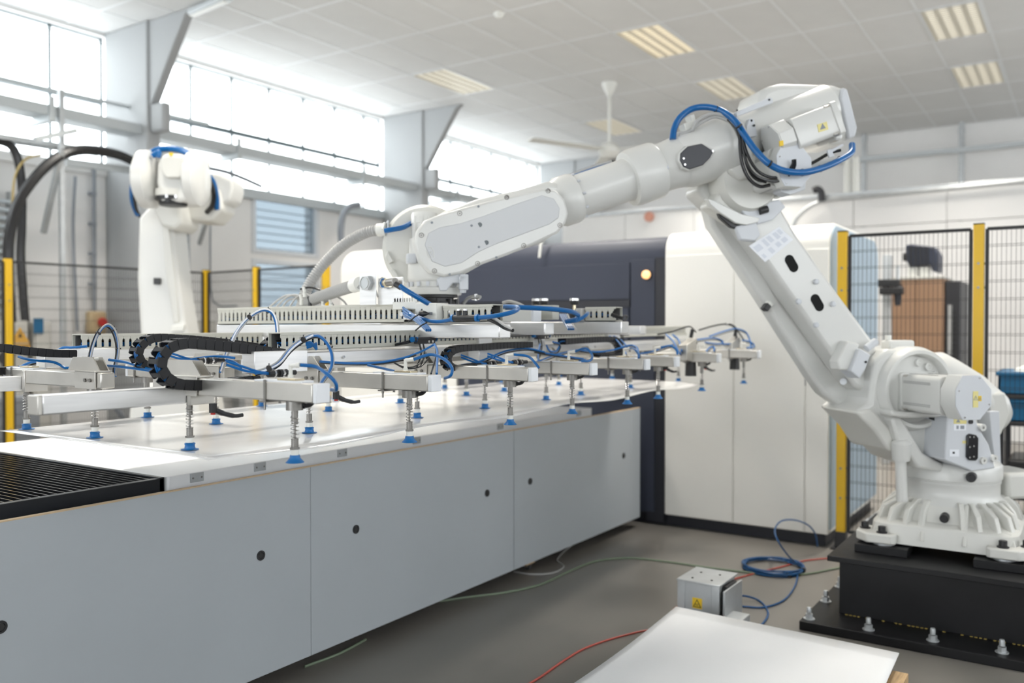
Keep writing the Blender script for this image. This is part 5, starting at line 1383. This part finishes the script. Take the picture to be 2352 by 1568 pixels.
# slim post with clamps left of the cabinet
c = onx(2038, 650, XB - .4)
t4 = thing('machine_column', (c.x, c.y, 0), 'slim pale machine column with black clamps beside the brown cabinet', 'machine')
MB().box(c.x, c.x + .12, c.y - .03, c.y + .05, 0, onx(2040, 585, XB - .4).z).build('column', 'galv', t4, bevel=.005)
for py in (650, 668):
    p = onx(2040 + (8 if py > 660 else 0), py, XB - .42)
    MB().obox(p, (0, 1, 0), (0, 0, 1), .12, .04, .05).build('clamp', 'black', t4, bevel=.01)
p = onx(2062, 668, XB - .42)
MB().cyl(p + V((0, 0, .06)), p - V((0, 0, .16)), .05, .03, n=12).build('drill_head', 'navy_dark', t4)
MB().cyl(onx(2062, 610, XB - .4), onx(2062, 660, XB - .4), .018, n=10).build('rod', 'galv', t4)

# blue crates on a dark rack, right edge
XR = 7.4
a, c = onx(2292, 860, XR), onx(2292, 960, XR)
yl = a.y
rk = thing('steel_rack', (XR + .4, yl - .5, 0), 'dark steel shelving rack with blue crates behind the fence', 'rack')
for yy in (yl - .02, yl - 1.0):
    for xx in (XR + .05, XR + .75): MB().box(xx - .02, xx + .02, yy - .02, yy + .02, 0, onx(2292, 870, XR).z + .03).build('upright', 'darkrack', rk)
for z in (.25, .80, 1.0):
    MB().box(XR, XR + .8, yl - 1.04, yl + .02, z - .03, z).build('shelf', 'darkrack', rk, bevel=.004)
def crate(y1, z0, w, lab, x=XR + .02):
    t = thing('storage_crate', (x + .3, y1 - w / 2, z0), lab, 'crate')
    h = .17
    b = MB().box(x, x + .012, y1 - w, y1, z0, z0 + h).box(x + .55, x + .562, y1 - w, y1, z0, z0 + h).box(x, x + .562, y1 - .012, y1, z0, z0 + h).box(x, x + .562, y1 - w, y1 - w + .012, z0, z0 + h).box(x, x + .562, y1 - w, y1, z0, z0 + .012)
    b.build('bin', 'crate', t)
    MB().box(x - .015, x + .577, y1 - w - .015, y1 + .015, z0 + h - .03, z0 + h).build('rim', 'crate', t, bevel=.006)
    return t
crate(yl, 1.0, .42, 'upper blue plastic crate with white bags, on the dark rack')
crate(yl - .02, .80, .42, 'lower blue plastic crate on the dark rack')
for k, lb in enumerate(('white bag lying in the upper blue crate', 'small white bag beside the blue crates')):
    p = V((XR + .25, yl - .22, 1.15)) if k == 0 else V((XR - .05, yl + .09, 1.02))
    b = MB().lathe([(.001, -.05), (.12, -.04), (.15, .0), (.12, .045), (.05, .07), (.001, .072)] if k == 0 else [(.001, -.04), (.05, -.03), (.05, .02), (.02, .06), (.001, .065)], p, (0.05, .05, 1), 18)
    tag(b.build('white_bag', 'white_plastic', None), lb, 'bag')
MB().box(XR - .1, XR, yl + .03, yl + .15, .95, .985).build('side_ledge', 'darkrack', rk)
# dark bins below
for z, lb in ((.28, 'black parts bin on the lowest shelf of the rack'), ):
    tag(MB().box(XR + .05, XR + .6, yl - .5, yl - .06, .25, .25 + .26).build('parts_bin', 'black', None, bevel=.02), lb, 'bin')
# pale rail on the floor behind the pedestal
p0, p1 = onz(1985, 1215, .05), onz(2040, 1175, .05)
tag(MB().beam(p0, p0 + (p1 - p0) * 1.6, .06, .08).build('floor_profile', 'galv', None, bevel=.01), 'pale metal profile lying on the floor by the yellow post', 'metal profile')

# ------------------------------------------------------------------ floor things in front
# white sheet stack bottom right on battens
S = [onz(1553, 1395, .105), onz(2065, 1502, .105)]
ex = V((-1, 0, 0))
sA, sB = S
sC, sD = V((2.35, .60, .105)), V((2.35, 1.66, .105))
b = MB()
nx, ny_ = 30, 16
for i in range(nx + 1):
    for j in range(ny_ + 1):
        u_, v_ = i / nx, j / ny_
        p = sA.lerp(sB, u_).lerp(sD.lerp(sC, u_), v_)
        z = .105 - .016 * math.sin(math.pi * min(1, v_ * 1.25)) * (1 - u_) ** 2
        b.v.append((p.x, p.y, z))
for i in range(nx):
    for j in range(ny_):
        a = i * (ny_ + 1) + j
        b.f.append((a, a + ny_ + 1, a + ny_ + 2, a + 1))
o = b.build('floor_sheet', 'board', None, smooth=180)
so = o.modifiers.new('thickness', 'SOLIDIFY'); so.thickness = .006; so.offset = -1
tag(o, 'white flat sheet resting on wooden battens near the pedestal', 'sheet')
for k, (yy, lb) in enumerate(((.665, 'wooden batten poking out under the corner of the white floor sheet'), (1.25, 'wooden batten under the middle of the white floor sheet'))):
    q = onz(2062, 1545, .0) if k == 0 else V((3.3, 1.25, 0))
    if k == 0: b = MB().box(2.6, 3.86, yy - .06, yy + .0, 0, .075)
    else: b = MB().box(2.6, 3.75, yy, yy + .07, 0, .072)
    tag(b.build('wooden_batten', 'wood', None, bevel=.002), lb, 'batten')

# metal box with warning sticker
p = onz(1560, 1400, 0)
BX0, BY0 = 4.20, 1.60
mb = thing('transformer_box', (BX0 + .15, BY0 + .15, 0), 'small grey metal box with a yellow warning sticker on the floor', 'box')
fa = onx(1556, 1340, BX0).y; fb = onx(1652, 1362, BX0).y
ya, yb = max(fa, fb), min(fa, fb)
H = .20
MB().box(BX0 + .008, BX0 + .25, yb + .008, ya - .008, 0, H - .01).build('core', 'galv', mb, bevel=.003)
MB().box(BX0 - .006, BX0 + .27, yb - .004, ya + .004, H - .01, H).build('lid', 'galv', mb, bevel=.003)
for y in (ya - .04, yb): MB().box(BX0 - .002, BX0 + .01, y, y + .04, 0, H - .01).build('corner_strip', 'galv', mb, bevel=.002)
MB().box(BX0 + .0, BX0 + .26, yb - .03, yb - .02, 0, H - .03).build('side_fin', 'galv', mb)
MB().box(BX0 + .06, BX0 + .2, yb - .02, yb + .0, .02, H - .02).build('coil', 'black', mb)
MB().box(BX0 - .0, BX0 + .12, yb - .12, yb - .03, 0, .045).build('side_foot', 'galv', mb, bevel=.004)
sy = onx(1600, 1386, BX0 - .001).y
sz = onx(1600, 1386, BX0 - .001).z
MB().box(BX0 + .006, BX0 + .0078, sy - .026, sy + .026, sz - .027, sz + .027).build('sticker', 'sign_y', mb)
for q, m_, e in (([(-.022, -.020), (.022, -.020), (0, .021)], 'inkblack', .0045), ([(-.016, -.0165), (.016, -.0165), (0, .0145)], 'sign_y', .0035)):
    MB().prism([V((BX0 + e, sy + a, sz + c)) for a, c in q], [V((BX0 + .0075, sy + a, sz + c)) for a, c in q]).build('warning_triangle', m_, mb)
for dy in (-.006, 0, .006): MB().tube([V((BX0 + .003, sy + dy, sz - .013)), V((BX0 + .003, sy + dy + .002, sz - .006)), V((BX0 + .003, sy + dy - .001, sz + .0))], .0012, n=5).build('wave_mark', 'inkblack', mb)
for (dx, dy) in ((.05, .05), (.06, -.05), (.17, .05), (.18, -.05)): MB().cyl((BX0 + dx, (ya + yb) / 2 + dy, H), (BX0 + dx, (ya + yb) / 2 + dy, H + .003), .006, n=8).build('screw', 'inkblack', mb)

# hoses and cables on the floor
def floorline(nm, px, r, m, label, cat, z=None, k=8):
    zz = z or [r] * len(px)
    t = MB().tube(cr([onz(x, y, max(r, q)) for (x, y), q in zip(px, zz)], k), r, n=8).build(nm, m, None)
    return tag(t, label, cat)
floorline('floor_cable', [(700, 1530), (780, 1500), (840, 1468)], .006, 'greencable', 'thin dark green cable emerging at the foot of the table panel', 'cable')
floorline('floor_cable', [(1010, 1380), (1080, 1370), (1160, 1360), (1240, 1342), (1310, 1310), (1370, 1288), (1440, 1281), (1520, 1288), (1620, 1302), (1700, 1312), (1780, 1322), (1850, 1318), (1905, 1308), (1945, 1300)], .006, 'greencable', 'long green cable trailing from the table to the pedestal', 'cable')
floorline('floor_cable', [(1330, 1240), (1300, 1262), (1280, 1285), (1295, 1300), (1270, 1315), (1220, 1318), (1180, 1312)], .004, 'grey_hose', 'thin grey cable looping out by the caster', 'cable')
floorline('floor_cable', [(1180, 1590), (1240, 1555), (1290, 1520), (1340, 1490), (1400, 1468), (1460, 1452), (1500, 1442), (1535, 1412), (1560, 1390), (1640, 1345), (1720, 1320), (1800, 1300), (1850, 1287), (1910, 1281)], .005, 'redcable', 'red cable running under the white floor sheet to the pedestal', 'cable')
# blue hose: coil, rising loop and tail
cc = onz(1776, 1306, 0)
co = []
for i in range(96):
    w = 2 * math.pi * i / 16
    rr = .19 + .012 * math.sin(i * .9) - .010 * (i // 16 % 3)
    co.append(cc + V((rr * math.cos(w) * 1.0, rr * math.sin(w), .008 + .004 * (i // 16) + .002 * math.sin(i * 1.7))))
t = thing('blue_hose_coil', (cc.x, cc.y, 0), 'coil of thin blue air hose lying between the box and the pedestal', 'hose')
MB().tube(cr(co, 2), .0055, n=7).build('coil', 'hose_dark', t)
MB().tube(cr([onz(1836, 1300, .02), onz(1810, 1275, .1), onx(1786, 1240, 5.3), onx(1780, 1215, 5.5), onx(1795, 1196, 5.62), onx(1825, 1194, 5.72), onx(1855, 1205, 5.8), onx(1872, 1225, 5.86), onx(1878, 1255, 5.9)], 7), .005, n=7).build('rising_loop', 'hose_dark', t)
MB().tube(cr([onz(1834, 1312, .01), onz(1826, 1345, .006), onz(1800, 1378, .006), onz(1755, 1394, .006), onz(1705, 1392, .006)], 7), .0055, n=7).build('tail', 'hose_dark', t)
MB().tube(cr([onz(1680, 1372, .05), onz(1710, 1368, .03), onz(1745, 1380, .006), onz(1764, 1405, .006), onz(1755, 1428, .006), onz(1738, 1440, .006)], 7), .0055, n=7).build('tail', 'hose_dark', t)
for i in (10, 26, 44, 60):
    MB().cyl(co[i] - V((.012, 0, 0)), co[i] + V((.012, 0, 0)), .013, n=8).build('hose_tie', 'black', t)

# ------------------------------------------------------------------ second robot, behind the table
D2 = 7.0
def r2(px, py, d=0.0): return dep(px, py, D2 + d)
ba = dep(370, 1000, D2)
r2o = thing('industrial_robot', (ba.x, ba.y, 0), 'second white robot behind the table, its wrist hanging towards the table', 'robot')
def p2(px, d0, d1, nm, m='robot', bv=.02):
    A = [r2(x, y, d0) for x, y in px]
    off = (FWD * (d1 - d0)); off.z = 0
    return MB().prism(A, [a + off for a in A]).build(nm, m, r2o, bevel=bv, seg=3)
p2([(318, 500), (345, 470), (395, 480), (402, 560), (412, 660), (432, 780), (425, 900), (330, 900), (322, 780), (314, 640)], -.05, .25, 'lower_arm', bv=.03)
p2([(372, 500), (388, 520), (400, 620), (412, 740), (398, 742), (380, 620)], -.065, -.03, 'arm_rib', 'robot_cast', .01)
p2([(300, 900), (450, 900), (470, 1010), (290, 1010)], -.2, .4, 'turret', bv=.03)
c = r2(370, 1000, .1)
MB().cyl((c.x, c.y, 0), (c.x, c.y, .62), .32, n=32).build('base', 'robot_cast', r2o)
p2([(352, 638), (367, 638), (367, 653), (352, 653)], -.075, -.05, 'end_sensor', 'black', .004)
p2([(390, 762), (420, 760), (424, 745), (395, 748)], -.09, -.04, 'arm_bracket', 'white_plastic', .004)
# elbow block and upper arm coming forward
p2([(345, 470), (410, 455), (418, 512), (400, 528), (368, 520)], -.25, .15, 'elbow', 'robot_cast', .03)
p2([(420, 440), (500, 430), (512, 480), (485, 508), (430, 505), (412, 480)], -.05, .3, 'forearm_rear', 'robot_cast', .03)
p2([(470, 395), (500, 398), (534, 410), (536, 432), (528, 462), (505, 470), (480, 465)], .0, .3, 'drive_motor', 'robot', .025)
# wrist: two pods with the tool neck in the middle
def pod(cx, w, h, nm):
    ctr = r2(cx, 412, -.6)
    sc = (D2 - .6) / F
    N_ = 20
    prof = [(h * sc * math.cos(math.radians(a)), 0) for a in (0,)]
    b = MB()
    pr = [(.001, -w * sc), (h * sc * .75, -w * sc * .95), (h * sc, -w * sc * .5), (h * sc, w * sc * .5), (h * sc * .75, w * sc * .95), (.001, w * sc)]
    return b.lathe(pr, ctr, RGT, 40).build(nm, 'robot', r2o, smooth=40)
pod(340, 22, 66, 'wrist_pod'); pod(450, 20, 62, 'wrist_pod')
p2([(360, 375), (372, 352), (420, 352), (432, 375), (436, 420), (430, 462), (368, 465), (358, 420)], -.72, -.4, 'tool_neck', 'robot', .03)
p2([(370, 358), (424, 358), (425, 395), (412, 408), (380, 408), (370, 392)], -.78, -.7, 'neck_cover', 'robot_cast', .012)
p2([(336, 345), (440, 340), (455, 365), (432, 372), (360, 375), (335, 370)], -.6, -.3, 'wrist_bridge', 'robot_cast', .02)
c = r2(398, 462, -.62)
MB().lathe([(.001, -.035), (.095, -.035), (.10, -.02), (.10, 0), (.12, .005), (.12, .03), (.001, .03)], c, (0, 0, 1), 36).build('tool_flange', 'black', r2o)
MB().lathe([(.125, .0), (.125, .05), (.001, .05)], c + V((0, 0, .03)), (0, 0, 1), 36).build('flange_ring', 'robot_cast', r2o)
for i in range(7):
    w = math.radians(180 + 30 * i) + AZ
    MB().cyl(c + V((.12 * math.cos(w), .12 * math.sin(w), .008)), c + V((.12 * math.cos(w), .12 * math.sin(w), .028)), .012, n=8).build('flange_bolt', 'chrome', r2o)
def h2(px, d, r, m, nm='hose'): return MB().tube(cr([r2(x, y, q) for (x, y), q in zip(px, d if isinstance(d, (list, tuple)) else [d] * len(px))], 6), r, n=9).build(nm, m, r2o)
h2([(325, 400), (310, 412), (304, 435), (306, 465), (316, 492)], [-.5, -.45, -.4, -.3, -.2], .022, 'blue', 'blue_hose'); h2([(328, 402), (314, 420), (309, 445), (312, 475), (320, 496)], [-.5, -.42, -.38, -.28, -.18], .014, 'blackg', 'cable')
h2([(345, 352), (360, 344), (385, 341), (415, 345), (445, 360)], -.62, .022, 'blue', 'blue_hose'); h2([(350, 358), (365, 350), (362, 362)], -.7, .02, 'blue', 'blue_hose')
h2([(478, 402), (490, 420), (497, 450), (498, 480)], [-.2, -.15, -.1, -.05], .022, 'blue', 'blue_hose'); h2([(480, 410), (490, 440), (488, 470), (475, 488)], [-.2, -.15, -.1, -.05], .02, 'blackg', 'cable')
p2([(388, 350), (396, 350), (396, 357), (388, 357)], -.785, -.77, 'sticker', 'sign_y', 0)

# ------------------------------------------------------------------ things on and near the window wall
WP = WY - .05
def wl_(px, py, off=0.0): return ony(px, py, WP - off)
def wline(nm, px, r, m, label, cat, off=0.0, k=6): return tag(MB().tube(cr([wl_(x, y, off) for x, y in px], k), r, n=8).build(nm, m, None), label, cat)
# cable tray along the wall with brackets
t = thing('cable_tray', (6, 9.2, 3.65), 'long pale cable tray running along the window wall', 'cable tray')
TYY = 9.05
a, c = ony(0, 262, TYY), ony(900, 395, TYY)
zt_ = (a.z + c.z) / 2
MB().box(2.5, 14.5, TYY, TYY + .02, zt_ - .055, zt_ + .055).build('side_rail', 'tray', t, bevel=.006)
MB().box(2.5, 14.5, TYY + .28, TYY + .30, zt_ - .055, zt_ + .055).build('side_rail', 'tray', t, bevel=.006)
MB().box(2.5, 14.5, TYY + .02, TYY + .28, zt_ - .055, zt_ - .045).build('tray_bottom', 'tray', t)
for x in (4.9, 7.3, 9.6, 11.9):
    MB().box(x - .03, x + .03, TYY - .03, WY, zt_ - .12, zt_ - .055).build('bracket', 'tray', t)
    MB().box(x - .025, x + .025, TYY - .028, TYY, zt_ - .1, zt_ + .14).build('hanger', 'tray', t)
# ladder tray below at the left
t = thing('mesh_tray', (4.2, 9.3, 3.3), 'narrow perforated wire tray under the long tray', 'cable tray')
a, c = ony(0, 313, 9.2), ony(245, 350, 9.2)
a = a - (c - a) * .6
for dy in (0, .18): MB().beam(a + V((0, dy, 0)), c + V((0, dy, 0)), .012, .05).build('side_wire', 'galv', t)
for k in range(20): MB().beam(a.lerp(c, k / 19), a.lerp(c, k / 19) + V((0, .18, 0)), .015, .012).build('cross_wire', 'galv', t)
# pipe across the windows
a, c = ony(0, 182, 9.3), ony(900, 376, 9.3)
d = c - a
tag(MB().cyl(a - d * .4, a + d * .42, .022, n=10).build('wall_pipe', 'tray', None), 'thin grey pipe crossing the clerestory window by the strut post', 'pipe')
# strut post and diagonal at the left
t = thing('strut_frame', (5.2, 9.1, 0), 'grey strut post with a diagonal perforated arm by the cables', 'bracket')
p, q = ony(143, 205, 9.0), ony(143, 700, 9.0)
MB().box(p.x - .025, p.x + .025, 9.0, 9.05, 0, p.z).build('post', 'galv', t, bevel=.004)
MB().beam(ony(142, 345, 8.95), ony(100, 535, 9.3), .05, .05).build('diagonal_arm', 'galv', t)
MB().beam(ony(80, 320, 8.95), ony(175, 300, 8.95), .05, .05).build('cross_arm', 'tray', t)
# second strut with horizontal rail
t = thing('conduit_rail', (5.9, 9.4, 2.9), 'pale horizontal conduit rail behind the second robot', 'rail')
a, c = ony(150, 372, 9.3), ony(540, 420, 9.3)
MB().beam(a, a + (c - a) * .5, .04, .08).build('rail', 'tray', t, bevel=.004)
MB().beam(ony(475, 505, 9.2), ony(458, 560, 9.5), .04, .05).build('stay', 'galv', t)
# vertical cables and conduits on the wall
wline('wall_conduit', [(173, 405), (168, 500), (170, 600), (175, 690), (178, 760)], .018, 'ink', 'thin sagging grey cable running down the wall between the strut post and the stop switch', 'cable', .05)
t = thing('stop_switch', (wl_(222, 740, .05).x, WP, 1.5), 'pendant switch box with a red button hanging on a black conduit', 'switch')
MB().tube([wl_(216, 385, .04), wl_(217, 720, .04)], .022, n=8).build('conduit', 'ink', t)
for py in (445, 515, 583, 653): MB().box(wl_(210, py, .07).x, wl_(222, py, .07).x, WP - .07, WP, wl_(216, py, .04).z - .02, wl_(216, py, .04).z + .02).build('clip', 'ink', t)
p = wl_(224, 742, .1)
MB().box(p.x - .11, p.x + .10, WP - .14, WP - .02, p.z - .13, p.z + .14).build('switch_box', mat('beige_box', (.50, .38, .22), .5), t, bevel=.03)
MB().lathe([(.001, -.05), (.05, -.05), (.055, -.03), (.04, 0)], wl_(231, 740, .13) + V((0, -.01, 0)), (0, 1, 0), 18).build('red_button', 'red', t)
wline('wall_cable', [(405, 525), (404, 600), (408, 660), (412, 715)], .05, 'blackg', 'thick straight black cable hanging beside the second robot', 'cable', .15)
wline('wall_cable', [(430, 405), (390, 398), (350, 388), (310, 372), (270, 355), (215, 345), (165, 348), (120, 370), (75, 415), (40, 470), (22, 540), (18, 620), (25, 740)], .055, 'blackg', 'thick black cable sweeping down in a wide arc to the grey cabinets', 'cable', .75)
wline('wall_cable', [(-10, 320), (25, 335), (42, 370), (50, 430), (50, 520), (48, 600), (58, 740)], .045, 'blackg', 'thick black cable dropping steeply at the edge of the strut', 'cable', .4)
wline('wall_cable', [(95, 355), (60, 365), (38, 395), (30, 440), (28, 520)], .012, mat('ochre_cable', (.45, .34, .12), .5), 'thin ochre cable looping beside the thick black ones', 'cable', .45)
wline('wall_cable', [(475, 385), (520, 395), (560, 410), (600, 428)], .03, 'ink', 'dark cable sagging towards the lower window', 'cable', .3)
wline('wall_cable', [(785, 560), (783, 530), (788, 495), (803, 475), (825, 470)], .05, 'ink', 'dark hose hooked up on the wall beside the lower window', 'cable', .3)
wline('wall_conduit', [(483, 500), (484, 660), (500, 700), (545, 702)], .012, 'ink', 'thin dark conduit with a bend near the yellow corner post', 'conduit', .05)
# perforated vertical cable ladders
for x0, x1, y0, y1, lb in ((-15, 28, 440, 720, 'pale perforated cable ladder behind the thick black cables'), (398, 432, 505, 730, 'pale perforated cable ladder beside the second robot')):
    a, c = wl_(x0, y1, .02), wl_(x1, y0, .02)
    t = thing('cable_ladder', ((a.x + c.x) / 2, WP, a.z), lb, 'cable ladder')
    MB().box(a.x, a.x + .03, WP - .06, WY, a.z, c.z).build('side_rail', 'galv', t); MB().box(c.x - .03, c.x, WP - .06, WY, a.z, c.z).build('side_rail', 'galv', t)
    n = int((c.z - a.z) / .09)
    for k in range(n): MB().box(a.x + .03, c.x - .03, WP - .05, WP - .02, a.z + .02 + k * .09, a.z + .06 + k * .09).build('rung', mat('pale_blue_rung', (.56, .62, .66), .5), t)
# electrical cabinets with warning triangles behind the left fence
def cabinet(x0, x1, ytop, Yp, lab, tri, mm='greycab', zb=0, dp=.45):
    a, c = ony(x0, ytop, Yp), ony(x1, ytop, Yp)
    t = thing('electrical_cabinet', ((a.x + c.x) / 2, Yp + .2, zb), lab, 'cabinet')
    MB().box(a.x, c.x, Yp + .02, Yp + dp, zb, a.z).build('body', mm, t, bevel=.01)
    MB().box(a.x + .02, c.x - .02, Yp, Yp + .02, zb + .05, a.z - .03).build('door', mm, t, bevel=.006)
    if tri:
        p = ony(*tri[:2], Yp - .002); h = tri[2]
        for s_, m_, e in ((1, 'sign_o', .003), (.25, 'inkblack', .005)):
            q = [(-h * .58 * s_, -h * .45 * s_), (h * .58 * s_, -h * .45 * s_), (0, h * .5 * s_)]
            MB().prism([V((p.x + u_, Yp - e, p.z + v_)) for u_, v_ in q], [V((p.x + u_, Yp, p.z + v_)) for u_, v_ in q]).build('warning_triangle', m_, t)
        if len(tri) > 3:
            MB().box(p.x - h * .58, p.x + h * .58, Yp - .003, Yp, p.z - h * 1.05, p.z - h * .52).build('warning_text_plate', 'sign_o', t)
            for k in range(2): MB().box(p.x - h * .5, p.x + h * .5, Yp - .0045, Yp - .003, p.z - h * (.72 + .17 * k), p.z - h * (.66 + .17 * k)).build('text_line', 'inkblack', t)
    return t
cabinet(-60, 66, 735, 9.2, 'beige electrical cabinet with a large amber high voltage triangle and text plate', (46, 770, .17, 1))
cabinet(78, 120, 738, 9.2, 'narrow pale cabinet with a blue tag behind the yellow post', None)
p = ony(90, 748, 9.18)
tag(MB().box(p.x - .05, p.x + .05, 9.19, 9.1995, p.z - .08, p.z + .08).build('blue_tag', 'crate', None), 'small blue tag stuck on the narrow pale cabinet', 'tag')
cabinet(405, 500, 735, 9.2, 'low pale electrical cabinet with a small amber triangle beside the second robot', (433, 757, .13))
cabinet(-60, 95, 918, 8.9, 'dark grey low cabinet behind the fence below the metal sheet', None, 'ink', dp=.27)
c = ony(14, 822, 9.15)
tag(MB().lathe([(.001, -.05), (.06, -.05), (.075, -.02), (.075, 0)], c, (0, 1, 0), 20).build('rotary_switch', 'black', None), 'round black rotary switch on the beige cabinet', 'switch')
wline('wall_cable', [(265, 935), (280, 955), (300, 980)], .03, 'ink', 'short dark cable leaning behind the fence under the gripper', 'cable', .9)
tag(MB().box(wl_(533, 700).x, wl_(545, 700).x, WP - .15, WP, 0, wl_(533, 712).z).build('door_leaf', 'galv', None), 'narrow grey upright post beside the yellow corner post', 'post')
# red knob and sign on the far partition
a = onx(1492, 498, 12.99)
tag(MB().lathe([(.001, -.04), (.08, -.04), (.08, 0)], a, (1, 0, 0), 20).build('round_marker', mat('faded_red', (.6, .28, .2), .5), None), 'small faded red round marker on the far white partition', 'marker')

# ------------------------------------------------------------------ tidy
for o in bpy.data.objects:
    if '_w' in o: del o['_w']
